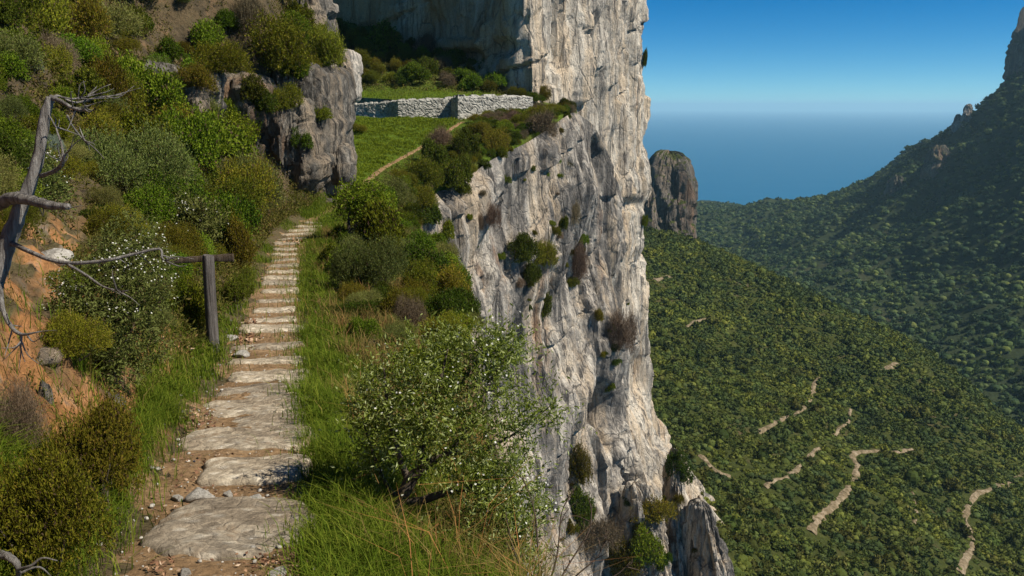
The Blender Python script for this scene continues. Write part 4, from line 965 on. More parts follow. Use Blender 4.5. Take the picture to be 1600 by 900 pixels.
def scatter(zone, n, xr, yr, test, rr, kinds, hgt, f=0.75):
    cnt = 0
    for _ in range(n):
        y = rngS.uniform(*yr); x = rngS.uniform(*xr)
        r = rngS.uniform(*rr) * (0.55 + 0.45 * min(1, y / 30))
        if not test(x, y): continue
        z = HT(np.array([x]), np.array([y]))[0] if zone == 'terr' else H(np.array([x]), np.array([y]))[0]
        u, v, zz = project((x, y, z))
        if zz < 2 or u < -120 or u > 1100 or v < -60 or v > 1000: continue
        if zone.startswith('hill') and (bare(u, v) or (395 < u < 525 and 185 < v < 335 and y < 47)): continue
        if not ok_gap(x, y, r, f): continue
        if zone in ('ledge', 'rim') and y > 16:
            wu = r * FPX / zz; hv_ = 1.9 * r * FPX / zz
            if np.any((PVIS[:, 2] > zz) & (np.abs(PVIS[:, 0] - u) < wu + 2) & (PVIS[:, 1] > v - hv_) & (PVIS[:, 1] < v + 4)): continue
        placed.append((x, y, r))
        nz = perlin(np.array([[x * .18, y * .18, 3.3]]), 4)[0] + rngS.uniform(-.5, .5)
        kd = kinds[int(np.clip((nz + 0.9) / 1.8, 0, 0.999) * len(kinds))]
        zn = zone if zone != 'hill' else ('hill_high' if v < 170 else 'hill_low')
        h = 2 * r * rngS.uniform(*hgt)
        put_shrub(kd, (x, y, z - 0.1 * h), 2.1 * r, h, f"{KNAME[kd][1]} {ZONE[zn]}", f"{KNAME[kd][1]}s {ZONE[zn]}"); cnt += 1
    return cnt
# the photograph's rim shows brush right down to the drop
def t_hill(x, y): d = xc(y) - x; return 1.15 + 0.012 * y < d < 34
c_ = [scatter('hill', 2600, (-32, -3), (4, 20), t_hill, (.35, .85), ['heath', 'green', 'grey', 'heath', 'green', 'heath', 'green', 'dark'], (.55, .95)),
      scatter('hill', 5200, (-42, -7), (20, 64), lambda x, y: t_hill(x, y) and xc(y) - x > 1.2, (.5, 1.25), ['heath', 'green', 'heath', 'green', 'grey', 'green', 'heath', 'dark', 'heath', 'dry'], (.55, .95), .6),
      scatter('rim', 1500, (-8, 2), (12, 60), lambda x, y: 1.35 < x - xc(y) < edge_x(y) - xc(y) - 0.1 and (y > 14 or x - xc(y) > 2.2), (.4, .75), ['green', 'heath', 'grey', 'dark', 'green', 'heath'], (.55, .9)),
      scatter('ledge', 1400, (-12, 8), (59, 97), lambda x, y: 0.9 < x - xc(y) < edge_x(y) - xc(y) + 0.5, (.6, 1.2), ['dark', 'heath', 'green', 'dark', 'green', 'heath', 'dry'], (.4, .62), .5),
      scatter('ledge', 700, (-1, 8.5), (84, 98), lambda x, y: 1.5 < x - xc(y) < edge_x(y) - xc(y) + 0.6, (.7, 1.2), ['dark', 'heath', 'green', 'dark', 'heath'], (.4, .6), .5),
      scatter('ledge', 14, (-22, -4), (62, 92), lambda x, y: 1.5 < xc(y) - x < 12, (.6, 1.0), ['dry', 'heath'], (.35, .5)),
      scatter('terr', 1200, (-34, 4), (102, 121), lambda x, y: y > 104.3, (.9, 1.7), ['heath', 'green', 'dark', 'green', 'heath', 'dry'], (.5, .85))]
for y in np.arange(60.5, 97.5, .62):
    x = edge_x(y) - rngS.uniform(-.1, 1.0); z = H(np.array([x]), np.array([y]))[0]; u, v, zz = project((x, y, z)); r = rngS.uniform(.4, .85)
    if x - xc(y) < 1.2 or rngS.uniform() < .12: continue
    kd = ['dark', 'heath', 'green', 'heath', 'dry', 'dark', 'heath'][rngS.randint(7)]
    put_shrub(kd, (x, y, z - .25), 2.1 * r, 2 * r * rngS.uniform(.5, .85), f"{KNAME[kd][1]} {ZONE['ledge']}", f"{KNAME[kd][1]}s {ZONE['ledge']}")
print("scattered", c_)

for i, (kd, u, v, w, h, lab) in enumerate([('heath', 300, 132, 70, 40, "olive scrub draped over the left end of the rock band"), ('green', 345, 190, 60, 40, "green scrub at the foot of the rock band"), ('dark', 400, 150, 60, 40, "dark scrub in the notch of the rock band"),
        ('heath', 450, 165, 50, 44, "olive tuft on a ledge of the big outcrop face"), ('green', 500, 185, 34, 26, "small green tuft on the right part of the outcrop face"), ('dark', 470, 225, 44, 34, "dark tuft low on the outcrop face"),
        
        ('dark', 255, 140, 60, 36, "dark cushion on the far left end of the rock band"), ('heath', 490, 70, 60, 50, "olive bush below the pale skyline crag"), ('green', 455, 40, 60, 44, "green bush on the skyline crag"), ('dry', 425, 85, 60, 40, "dry brown scrub between skyline crag and outcrop")]):
    p, n = hit(u, v)
    if p is None: continue
    z = p[1] * CP - p[2] * SP; W, Hh = w / FPX * z, h / FPX * z
    put_shrub(kd, p - (0, 0, Hh * .45), W * 1.1, Hh * 1.15, lab, "scrub on the rock band and outcrop", near=False)

for kd, u, v, w, h, lab in [('heath', 655, 322, 46, 34, "olive scrub draped over the upper left lip of the grey cliff"), ('dark', 668, 345, 40, 34, "dark scrub on the lip of the grey cliff, just under the olive one"), ('green', 690, 372, 36, 36, "green scrub halfway down the lip of the grey cliff"),
                            ('dry', 700, 405, 34, 32, "brown scrub on the lip of the grey cliff above the edge bushes"), ('heath', 720, 300, 30, 22, "olive tuft at the top of the grey cliff beside the dark rim bushes")]:
    p, n = hit(u, v); z = p[1] * CP - p[2] * SP; W, Hh = w / FPX * z, h / FPX * z
    put_shrub(kd, p - (0, 0, Hh * .45), W * 1.15, Hh * 1.2, lab, "scrub clumps on the cliffs", near=False)

# scrub clumps growing on the cliff faces
for i, (kd, u, v, w, h, lab) in enumerate([('dark', 808, 392, 56, 40, "dark scrub clump in the middle of the grey cliff"), ('heath', 845, 402, 46, 50, "olive clump right of the dark scrub on the grey cliff"), ('dark', 828, 432, 40, 40, "lower half of the scrub in the middle of the grey cliff"),
        ('dark', 848, 482, 30, 44, "single dark bush below the scrub on the grey cliff"), ('dry', 905, 420, 26, 60, "brown dry scrub in a vertical crack of the cliff"), ('heath', 895, 445, 24, 16, "small olive cushion in the cliff crack"),
        ('dry', 968, 530, 40, 60, "dry scrub on the dark ledge of the sunlit cliff"), ('heath', 905, 745, 44, 80, "moss green patch high above the pinnacles"), ('dark', 905, 800, 50, 70, "dark mossy clump under the moss green patch"),
        ('heath', 1020, 810, 60, 40, "olive scrub at the foot of the sunlit wall"), ('dark', 1060, 740, 40, 50, "bush growing behind the pointed pinnacle"), ('green', 1010, 860, 50, 60, "green scrub between the pinnacles"),
        ('dry', 690, 225, 44, 30, "brown scrub hanging at the rim of the ledge"), ('dry', 845, 205, 60, 36, "brown scrub overhanging the right end of the ledge"), ('heath', 780, 235, 46, 40, "olive scrub hanging below the ledge rim"),
        ('dry', 895, 340, 20, 34, "tiny dry tuft on the edge of the sunlit wall"), ('dark', 1003, 95, 10, 34, "narrow bush at the far edge of the tall tower"), ('green', 1005, 350, 14, 20, "small bush at the far edge of the tower, low down"),
        ('heath', 985, 880, 60, 60, "olive scrub on broken rock at the bottom of the cliff"), ('dry', 930, 845, 60, 50, "dry scrub at the bottom of the grey cliff"), ('dry', 765, 345, 26, 34, "brown tuft beside the orange stained recess"), ('dark', 880, 350, 18, 26, "dark tuft in the upper crack of the grey cliff")]):
    p, n = hit(u, v)
    if p is None: continue
    z = p[1] * CP - p[2] * SP; W, Hh = w / FPX * z, h / FPX * z
    put_shrub(kd, p + n * W * 0.05 - (0, 0, Hh * 0.5), W * 1.1, Hh * 1.1, lab, "scrub clumps on the cliffs", near=False)

for cu, cv, su, sv, nn_ in ((825, 410, 22, 30, 12), (900, 425, 12, 30, 8), (965, 525, 14, 24, 9), (848, 480, 22, 24, 7), (905, 780, 20, 40, 10), (1010, 830, 40, 30, 12), (790, 240, 50, 20, 10), (760, 330, 26, 20, 6), (880, 340, 10, 40, 5), (1040, 780, 30, 40, 8), (960, 860, 40, 25, 8), (945, 560, 14, 40, 5)):
    for _ in range(nn_ * 2 // 3):
        u, v = cu + rngS.normal() * su, cv + rngS.normal() * sv; p, n = hit(u, v)
        if p is None or p[1] < 50 or p[1] > 175: continue
        z = p[1] * CP - p[2] * SP; W = rngS.uniform(6, 24) / FPX * z; kd = ['dark', 'heath', 'dry', 'green', 'heath'][rngS.randint(5)]
        put_shrub(kd, p + n * W * .02 - (0, 0, W * .35), W, W * rngS.uniform(.6, 1.3), f"small {KNAME[kd][1]} rooted in a crack of the cliff face", "small tufts in the cliff cracks", near=False)

# ------------------------------------------------------------------ woody plants with trunk, branches and crown
def woody(name, label, cat, base, branches, lobes, n, kind_mat, leaf, seed, flowers=0, up=0.3, nl=7, sl=.10, fl=0.02):
    o = bpy.data.objects.new(name, None); COL.objects.link(o); o.location = base; tag(o, label, cat)
    base = np.array(base); rng = np.random.RandomState(seed)
    v, f = branches[0]; link("trunk", np_mesh("trunk", v - base, f, True), M['bark'], o)
    if len(branches) > 1:
        for b in branches[1:]:
            v, f = b; link("branch", np_mesh("branch", v - base, f, True), M['bark'], o)
    lobes = np.array(lobes, float)
    ex = []
    for b in branches[1:]:
        q = b[0][len(b[0]) // 2:]; j = rng.choice(len(q), 6); ex += [(*(q[t] + rng.normal(size=3) * lobes[0, 3] * .25), lobes[:, 3].mean() * rng.uniform(.3, .55)) for t in j]
    if ex: lobes = np.vstack([lobes, np.array(ex)])
    p = lobes[:, 3] ** 2; idx = rng.choice(len(lobes), n, p=p / p.sum()); d = unit(rng.normal(size=(n, 3)))
    c = lobes[idx, :3] + d * lobes[idx, 3:4] * np.cbrt(rng.uniform(0.12, 1.05, (n, 1)))
    dd = unit(d + (0, 0, up) + 0.5 * rng.normal(size=(n, 3)))
    v, f = sprigs(rng, c, dd, nl, sl, leaf[0], leaf[1], 0.9)
    link("foliage", np_mesh("foliage", v - base, f), LM[kind_mat], o)
    if flowers:
        hot = np.array([perlin(c * 2.6, seed)]).ravel() > 0.08; top_ = c[:, 2] > np.percentile(c[:, 2], 45) if name == 'flowering_shrub' else hot; jj = np.where(hot & top_)[0]; j = rng.choice(jj, flowers);  q = (c + dd * sl * rng.uniform(.8, 1.2, (n, 1)))[j]; keep = (d[j, 2] > -0.3); q = q[keep]
        m = len(q); parts_v, parts_f = [], []
        nr = unit(d[j][keep] + (0.3, -0.3, .8) + 0.5 * rng.normal(size=(m, 3))); a = unit(np.cross(nr, rng.normal(size=(m, 3)))); b = np.cross(nr, a)
        vv, ff = [], []
        for kx in range(5):
            t = kx * 2 * np.pi / 5; e = a * math.cos(t) + b * math.sin(t); g = np.cross(nr, e)
            s_ = fl * rng.uniform(.7, 1.2, (m, 1))
            vv.append(np.stack([q, q + e * s_ * .6 + g * s_ * .4 + nr * s_ * .2, q + e * s_ + nr * s_ * .15, q + e * s_ * .6 - g * s_ * .4 + nr * s_ * .2], 1).reshape(-1, 3)); ff.append(np.arange(4 * m).reshape(m, 4) + kx * 4 * m)
        link("flowers", np_mesh("flowers", np.concatenate(vv) - base, np.concatenate(ff)), M['petal'], o)
    return o
def lobes_px(lst, z):
    out = []
    for u, v, r, dz in lst:
        p = P(u, v, z + dz); out.append((*p, r / FPX * (z + dz)))
    return out
# flowering bush in the foreground
bb, _ = hit(628, 838, BVH_NEAR); zB = bb[1] * CP - bb[2] * SP
u0_, v0_, _ = project(bb)
br = [px_tube([(u0_ - 6, v0_ + 14, 0), (624, 790), (638, 757), (655, 735), (690, 712), (725, 705)], [26, 22, 20, 17, 13, 8], zB, 10, 3, .15),
      px_tube([(632, 785), (660, 782, -.05), (690, 772, -.1), (730, 762, -.15), (765, 752, -.2), (800, 735, -.2)], [14, 13, 11, 9, 7, 3], zB, 9, 4, .15),
      px_tube([(640, 755), (625, 715, .05), (612, 670, .1), (604, 620, .15), (600, 575, .2)], [13, 10, 8, 6, 3], zB, 8, 5, .12),
      px_tube([(652, 738), (662, 690, .1), (676, 640, .15), (690, 585, .15), (700, 545, .2)], [12, 10, 8, 6, 2], zB, 8, 6, .12),
      px_tube([(700, 710), (735, 660, 0), (760, 610, .05), (785, 565, .1), (800, 540, .1)], [10, 8, 7, 5, 2], zB, 8, 7, .12),
      px_tube([(690, 640, .15), (720, 600, .2), (745, 565, .2), (775, 535, .2)], [6, 5, 4, 2], zB, 7, 8, .1), px_tube([(735, 760, -.15), (770, 790, -.2), (800, 830, -.2), (815, 880, -.15)], [7, 6, 5, 2], zB, 7, 9, .1),
      px_tube([(628, 790), (600, 750, .2), (580, 700, .3), (565, 650, .35)], [9, 7, 5, 2], zB, 7, 9, .1), px_tube([(760, 700, -.1), (800, 680, -.1), (835, 655, -.1), (862, 632, -.1)], [6, 4, 3, 1.5], zB, 6, 9, .1)]
lob = lobes_px([(600, 600, 46, .3), (650, 570, 48, .3), (700, 560, 40, .3), (745, 555, 36, .2), (790, 555, 26, .15), (620, 660, 52, .2), (680, 640, 60, .1), (735, 620, 52, .1), (775, 640, 44, 0), (600, 700, 40, .3), (570, 640, 30, .4), (660, 690, 42, -.1),
                (720, 690, 52, -.1), (770, 700, 48, -.15), (810, 690, 26, -.1), (740, 760, 40, -.3), (790, 760, 50, -.3), (800, 820, 50, -.3), (750, 830, 42, -.3), (815, 790, 40, -.25), (770, 880, 44, -.3), (700, 860, 30, -.3), (580, 745, 26, .3), (820, 870, 30, -.3), (640, 820, 20, -.2), (805, 600, 18, .1)], zB)
lob = [(a, b, c, r * .72) for a, b, c, r in lob]
woody("flowering_bush", "big loose olive leaved bush with white flowers and painted leaf glints at the cliff edge beside the nearest slabs", "bush", bb, br, lob, 2600, 'olive', (.038, .0125), 77, 300, nl=9, sl=.17, fl=0.008)  # white petals and palest leaves also stand in for leaf glints
# flowering shrubs on the left bank
for (u, v, lst, sd, nfl, lab) in [(170, 592, [(205, 372, 36, .5), (225, 410, 34, .4), (180, 430, 44, .2), (135, 450, 44, .1), (220, 470, 40, .1), (150, 510, 50, 0), (200, 530, 46, -.1), (110, 490, 34, .1), (240, 440, 26, .3), (120, 550, 30, -.1), (190, 575, 30, -.2), (185, 395, 26, .5), (235, 545, 24, 0)], 81, 1500, "tall white flowered shrub behind the dead branch, left of the signpost"),
                                  (40, 330, [(30, 290, 34, 0), (70, 300, 30, .2), (55, 260, 26, .4), (15, 320, 24, -.1)], 82, 300, "small white flowered shrub behind the dead tree trunk"),
                                  (240, 262, [(150, 245, 40, .2), (190, 235, 40, .4), (230, 240, 34, .5), (170, 275, 34, 0), (215, 270, 34, .1)], 83, 420, "white flowered shrub higher up the hillside, under the rock band"),
                                  (285, 400, [(270, 355, 30, .3), (300, 370, 30, .2), (285, 335, 26, .5), (320, 345, 24, .4)], 84, 250, "thin white flowered shrub above the left end of the signpost board")]:
    p, _ = hit(u, v, BVH_NEAR); z = p[1] * CP - p[2] * SP; uu, vv_, _z = project(p)
    lb = lobes_px(lst, z); brs = [tube(curve_pts([p - (0, 0, .1), p * .5 + np.array(lb[0][:3]) * .5 + (0.03, 0, 0), np.array(lb[0][:3])], 5), np.linspace(.022, .006, 11) * z / 7, 7, 1, .1)]
    for l in lb[1:7]:
        l = np.array(l[:3]); brs.append(tube(curve_pts([p, p * .55 + l * .45 + rngS.normal(size=3) * .04, l], 5), np.linspace(.016, .004, 11) * z / 7, 6, 2, .1))
    woody("flowering_shrub", lab, "shrub", p, brs, lb, 2600 if nfl > 1000 else 1300, 'grey', (.032 * z / 7, .012 * z / 7), sd, int(nfl * 1.1), nl=8, sl=.09 * z / 7, fl=.0075 * (z / 7) ** .8)
    placed.append((p[0], p[1], .8))
# leaning little tree by the bend and a green tree below the shaded cliff
p, _ = hit(541, 388, BVH_NEAR); z = p[1] * CP - p[2] * SP; uu, vv_, _ = project(p)
br = [px_tube([(uu, vv_ + 4), (546, 368), (558, 350), (575, 336), (592, 324)], [8, 7, 6, 4, 2], z, 8, 3, .1), px_tube([(546, 370), (545, 345, .2), (548, 322, .3), (552, 305, .4)], [6, 5, 4, 1.5], z, 7, 4, .1), px_tube([(570, 340), (585, 345, -.2), (600, 342, -.4)], [4, 3, 1.5], z, 6, 4, .1)]
woody("leaning_tree", "small leaning tree with a dark trunk at the bend of the path", "tree", p, br, lobes_px([(548, 318, 22, .3), (570, 305, 20, .4), (592, 315, 20, .2), (602, 335, 16, -.3), (560, 335, 14, .5), (580, 330, 14, 0), (590, 350, 12, -.4)], z), 1500, 'green', (.10, .045), 91, 0, nl=6, sl=.26)
p, _ = hit(598, 84); z = p[1] * CP - p[2] * SP; uu, vv_, _ = project(p)
woody("young_tree", "bright green tree standing against the shadow below the tall cliff", "tree", p, [px_tube([(uu, vv_ + 2), (598, 75), (599, 60), (600, 48)], [3.2, 3, 2.4, 1.2], z, 7, 1, .1)],
      lobes_px([(598, 52, 12, 0), (588, 62, 11, -.6), (608, 62, 11, .4), (594, 72, 11, -.5), (612, 72, 9, .3), (580, 70, 7, 0), (602, 45, 6, 0)], z), 700, 'green', (.34, .18), 92, 0, nl=5, sl=.6)

# ------------------------------------------------------------------ grass, undergrowth, litter
def blades(rng, pos, length, width, lean=0.35, curl=0.5):
    n = len(pos); a = rng.uniform(0, 2 * np.pi, n); dr = np.stack([np.cos(a), np.sin(a), 0 * a], 1); sd = np.stack([-np.sin(a), np.cos(a), 0 * a], 1)
    L = (length * rng.uniform(.5, 1.25, n) * (1 + .45 * perlin(pos * (1.1, 1.1, 0), 71)))[:, None]; w = (width * rng.uniform(.7, 1.3, n))[:, None]; ln = (lean * rng.uniform(.2, 1.6, n))[:, None]
    up = np.array((0, 0, 1.0)); m = pos + (up * .6 + dr * ln * .35) * L; t = pos + (up * (1 - .3 * ln) + dr * ln * (1 + curl * .3)) * L
    v = np.stack([pos - sd * w / 2, pos + sd * w / 2, m + sd * w * .4, m - sd * w * .4, t], 1).reshape(-1, 3)
    i = np.arange(n)[:, None] * 5
    return v, np.concatenate([i + (0, 1, 2), i + (0, 2, 3), i + (3, 2, 4)])
def in_frame(x, y, z, mg=60):
    u, v, zz = project(np.stack([x, y, z], 1)); return (zz > 1.5) & (u > -mg) & (u < 1600 + mg) & (v > -mg) & (v < 900 + 120)
rg = np.random.RandomState(9)
def strip(n, yr, of, pw=2.0, patch=None, thr=0.0):
    nt = max(20, n // 34); ty = yr[0] + (yr[1] - yr[0]) * rg.uniform(size=nt) ** pw; tu = rg.uniform(-.05, 1, nt); ts = rg.uniform(.03, .11, nt)
    j = rg.randint(0, nt, n); loose = rg.uniform(size=n) < .35; spr = np.where(loose, .22, ts[j]) * np.clip(ty[j] / 12, .7, 2)
    y = ty[j] + rg.normal(size=n) * spr
    lo, hi = of(y); o = lo + (hi - lo) * tu[j] + rg.normal(size=n) * spr
    x = xc(y) + o + np.sign(o) * .16 * perlin(np.stack([y * .9, 0 * y, o * 0 + (o > 0)], 1), 44)
    if patch is not None:
        m = perlin(np.stack([x * patch, y * patch, 0 * x + 7], 1), 3) + rg.normal(size=n) * .12 > thr; x, y = x[m], y[m]
    z = H(x, y) - 0.01
    u_, v_, _z = project(np.stack([x, y, z], 1)); m = in_frame(x, y, z) & ~(bare(u_, v_) & (rg.uniform(size=len(x)) < .93)); return np.stack([x, y, z], 1)[m]
def emin(y, a): return np.minimum(edge_x(y) - xc(y) - .05, a)
GM = {'green': mat_leaf("grass_blade", [(0, (0.05, 0.085, 0.007)), (.5, (0.105, 0.16, 0.012)), (1, (0.21, 0.24, 0.03))], trans=.35, hue=0, vary=0),
      'dry': mat_leaf("dry_grass_blade", [(0, (0.10, 0.085, 0.02)), (.4, (0.19, 0.15, 0.045)), (.75, (0.29, 0.21, 0.075)), (1, (0.32, 0.16, 0.06))], trans=.25, hue=0, vary=0),
      'lawn': mat_leaf("meadow_blade", [(0, (0.10, 0.14, 0.010)), (.5, (0.165, 0.225, 0.015)), (1, (0.24, 0.28, 0.025))], trans=.35, hue=0, vary=0),
      'under': mat_leaf("undergrowth_leaf", [(0, (0.055, 0.055, 0.01)), (.4, (0.10, 0.098, 0.018)), (.75, (0.15, 0.14, 0.03)), (1, (0.18, 0.115, 0.05))], hue=0, vary=0)}
V, F = [], []
for pos, L, W, ln in [(strip(26000, (3, 14), lambda y: (path_w(y, 1) * .88, path_w(y, 1) + .55)), .19, .006, .6), (strip(26000, (8, 42), lambda y: (path_w(y, 1) * .9, path_w(y, 1) + .75), 1.3), .24, .010, .6),
                      (strip(24000, (2.8, 10), lambda y: (0.8 + 0 * y, emin(y, 2.6)), 1.2), .30, .0055, .6), (strip(17000, (3, 8), lambda y: (-1.55 + 0 * y, -.72 + 0 * y), 1.1), .23, .006, .7), (strip(5000, (3, 8), lambda y: (-2.6 + 0 * y, -1.0 + 0 * y), 1.1, .9, .1), .16, .006, .7), (strip(14000, (3, 14), lambda y: (-path_w(y, -1) - .45, -path_w(y, -1) * .95), 1.2, .7, .0), .16, .006, .7),
                      (strip(16000, (9, 46), lambda y: (-path_w(y, -1) - .6, -path_w(y, -1) * .92), 1.2, .4, -.05), .22, .011, .6), (strip(12000, (5, 24), lambda y: (-2.6 + 0 * y, -.9 + 0 * y), 1.4, .5, .15), .22, .009, .6),
                      (strip(9000, (40, 60), lambda y: (-.9 + 0 * y, -.4 + 0 * y), 1), .3, .02, .5), (strip(8000, (36, 60), lambda y: (.4 + 0 * y, 1.1 + 0 * y), 1), .28, .02, .5)]:
    v, f = blades(rg, pos, L, W, ln); F.append(f + sum(len(q) for q in V)); V.append(v)
link("grass", np_mesh("grass", np.concatenate(V), np.concatenate(F)), GM['green'], kind="stuff", label="fresh green grass fringing both edges of the stepped path", cat="grass")
V, F = [], []
for pos, L, W, ln in [(strip(4800, (4.4, 12), lambda y: (1.0 + 0 * y, emin(y, 2.6)), .9, .5, 0), .40, .005, .55), (strip(22000, (8, 34), lambda y: (1.1 + 0 * y, emin(y, 3.4)), 1.3, .3, -.15), .42, .009, .5),
                      (strip(7000, (6, 30), lambda y: (-3.2 + 0 * y, -1.0 + 0 * y), 1.3, .45, .12), .36, .008, .5), (strip(1600, (2.8, 7), lambda y: (1.5 + 0 * y, emin(y, 3.0)), 1.0), .5, .004, .6), (strip(3000, (4, 12), lambda y: (-5.5 + 0 * y, -2.8 + 0 * y), 1.3, .6, .1), .45, .007, .6)]:
    v, f = blades(rg, pos, L, W, ln, 1.0); F.append(f + sum(len(q) for q in V)); V.append(v)
link("dry_grass", np_mesh("dry_grass", np.concatenate(V), np.concatenate(F)), GM['dry'], kind="stuff", label="tall golden dry grass between the path and the cliff edge", cat="grass")
pos = strip(95000, (61, 96), lambda y: (-17 + 0 * y, -.5 + 0 * y), .9)
n_ = 9000; tx_ = rg.uniform(-24, 1.5, n_); ty_ = np.interp(tx_, _wx, _wy) + .5 + rg.uniform(0, 1, n_) ** 1.3 * 9; pos2 = np.stack([tx_, ty_, HT(tx_, ty_) - .02], 1)
v, f = blades(rg, np.concatenate([pos, pos2]), .24, .042, .75)
link("meadow_grass", np_mesh("meadow_grass", v, f), GM['lawn'], kind="stuff", label="bright green meadow grass on the terraces around the dry stone walls", cat="grass")
# low undergrowth between the shrubs
n = 70000; y = 3 + 59 * rg.uniform(size=n) ** 1.35; o_ = -(1.0 + rg.uniform(size=n) ** 1.4 * (8 + y * .45)); x = xc(y) + o_
m = perlin(np.stack([x * .55, y * .55, 0 * x], 1), 8) > -0.42; x, y = x[m], y[m]; z = H(x, y)
u, v, zz = project(np.stack([x, y, z], 1)); m = (zz > 2) & (u > -60) & (v > -60) & (v < 980) & ~(bare(u, v) & (rg.uniform(size=len(u)) < .82)); x, y, z = x[m], y[m], z[m]
sc_ = np.clip(y / 12, .6, 3.0)
c = np.stack([x, y, z + .02], 1); d = unit(np.stack([0 * x, 0 * x, 1 + 0 * x], 1) + .7 * rg.normal(size=c.shape))
parts = []
for lo, hi in ((0, .9), (.9, 1.8), (1.8, 9)):
    q = (sc_ >= lo) & (sc_ < hi); s_ = (lo + min(hi, 2.8)) / 2; parts.append(sprigs(rg, c[q], d[q], 6, .13 * s_ + .06, .045 * s_ + .01, .018 * s_ + .004, .9))
n2 = 9000; y = 12 + 82 * rg.uniform(size=n2) ** .8; o_ = .7 + rg.uniform(size=n2) * 9; x = xc(y) + o_; m = (x < edge_x(y) - .05) & (perlin(np.stack([x * .5, y * .5, 0 * x], 1), 18) > -.3); x, y = x[m], y[m]
c = np.stack([x, y, H(x, y) + .02], 1); d = unit(np.stack([0 * x, 0 * x, 1 + 0 * x], 1) + .7 * rg.normal(size=c.shape)); q = y > 45
parts += [sprigs(rg, c[q], d[q], 6, .4, .16, .06, .9), sprigs(rg, c[~q], d[~q], 6, .24, .09, .034, .9)]
n3 = 5000; x = rg.uniform(-34, 3, n3); y = rg.uniform(103, 138, n3); c = np.stack([x, y, HT(x, y)], 1); d = unit(np.stack([0 * x, 0 * x, 1 + 0 * x], 1) + .7 * rg.normal(size=c.shape))
parts.append(sprigs(rg, c, d, 5, .5, .26, .11, .9))
v, f = join(parts)
link("undergrowth", np_mesh("undergrowth", v, f), GM['under'], kind="stuff", label="low mixed undergrowth covering the soil between the shrubs", cat="undergrowth")
# fallen leaves and pebbles on the path
k = NT("fallen_leaf"); _g = k.n("ShaderNodeNewGeometry")
M['litter'] = k.bsdf(k.ramp(_g.outputs['Random Per Island'], [(0, (0.10, 0.05, 0.03)), (.5, (0.25, 0.13, 0.07)), (.8, (0.40, 0.26, 0.16)), (1, (0.5, 0.38, 0.27))]), .8)
cl = []
for u, v, su, sv, n in [(300, 662, 16, 10, 120), (385, 530, 12, 7, 90), (272, 535, 18, 16, 90), (320, 545, 30, 10, 60), (460, 379, 12, 3, 70), (430, 883, 40, 10, 90), (250, 890, 14, 8, 40), (300, 800, 50, 20, 50), (310, 740, 30, 20, 60), (480, 710, 14, 12, 60), (392, 508, 8, 3, 40)]:
    for _ in range(n):
        p, nn = hit(u + rg.normal() * su, v + rg.normal() * sv, BVH_NEAR)
        if p is not None: cl.append(p + (0, 0, .012 + .02 * rg.uniform()))
cl = np.array(cl); ax = unit(rg.normal(size=cl.shape) * (1, 1, .35)); sz = np.clip(cl[:, 1:2] / 9, .6, 3)
vv, ff = [], []
for i in range(len(cl)):
    a, b = leaf_quads(rg, cl[i:i + 1], ax[i:i + 1], .055 * sz[i, 0], .03 * sz[i, 0]); vv.append(a); ff.append(b + 4 * i)
link("leaf_litter", np_mesh("leaf_litter", np.concatenate(vv), np.concatenate(ff)), M['litter'], kind="stuff", label="brown dead leaves gathered along the edges of the path", cat="leaves")
n = 900; y = 3.5 + 14 * rg.uniform(size=n) ** 1.5; o_ = rg.uniform(-1, .62, n); x = xc(y) + o_; z = H(x, y) + .03
sm0 = stone_mesh(5, "pebbles", n=5); bv = np.empty(len(sm0.vertices) * 3, np.float32); sm0.vertices.foreach_get("co", bv); bv = bv.reshape(-1, 3); bf = grid_faces(5, 10, True)
s_ = (.006 + .022 * rg.uniform(size=n) ** 4)[:, None, None] * np.array([[[1, .8, .6]]]); th = rg.uniform(0, 6.28, n)
rot = np.stack([np.stack([np.cos(th), -np.sin(th)], 1), np.stack([np.sin(th), np.cos(th)], 1)], 1)
pv = bv[None] * s_; pv[..., :2] = np.einsum('nij,nkj->nki', rot, pv[..., :2]); pv += np.stack([x, y, z], 1)[:, None]
link("gravel", np_mesh("gravel", pv.reshape(-1, 3), (bf[None] + (np.arange(n) * len(bv))[:, None, None]).reshape(-1, 4), True), M['stone'], kind="stuff", label="small pebbles and grit strewn over the earth of the path", cat="gravel")
# long rusty stems arching out of the grass under the flowering bush
pos = strip(130, (3.6, 8), lambda y: (.9 + 0 * y, emin(y, 2.4)), 1.0)
v, f = blades(rg, pos, .65, .004, .8, 1.4)
k = NT("rusty_stem"); link("rusty_grass", np_mesh("rusty_grass", v, f), k.bsdf((0.36, 0.16, 0.05), .8), kind="stuff", label="long rusty orange grass stems arching beside the flowering bush", cat="grass")
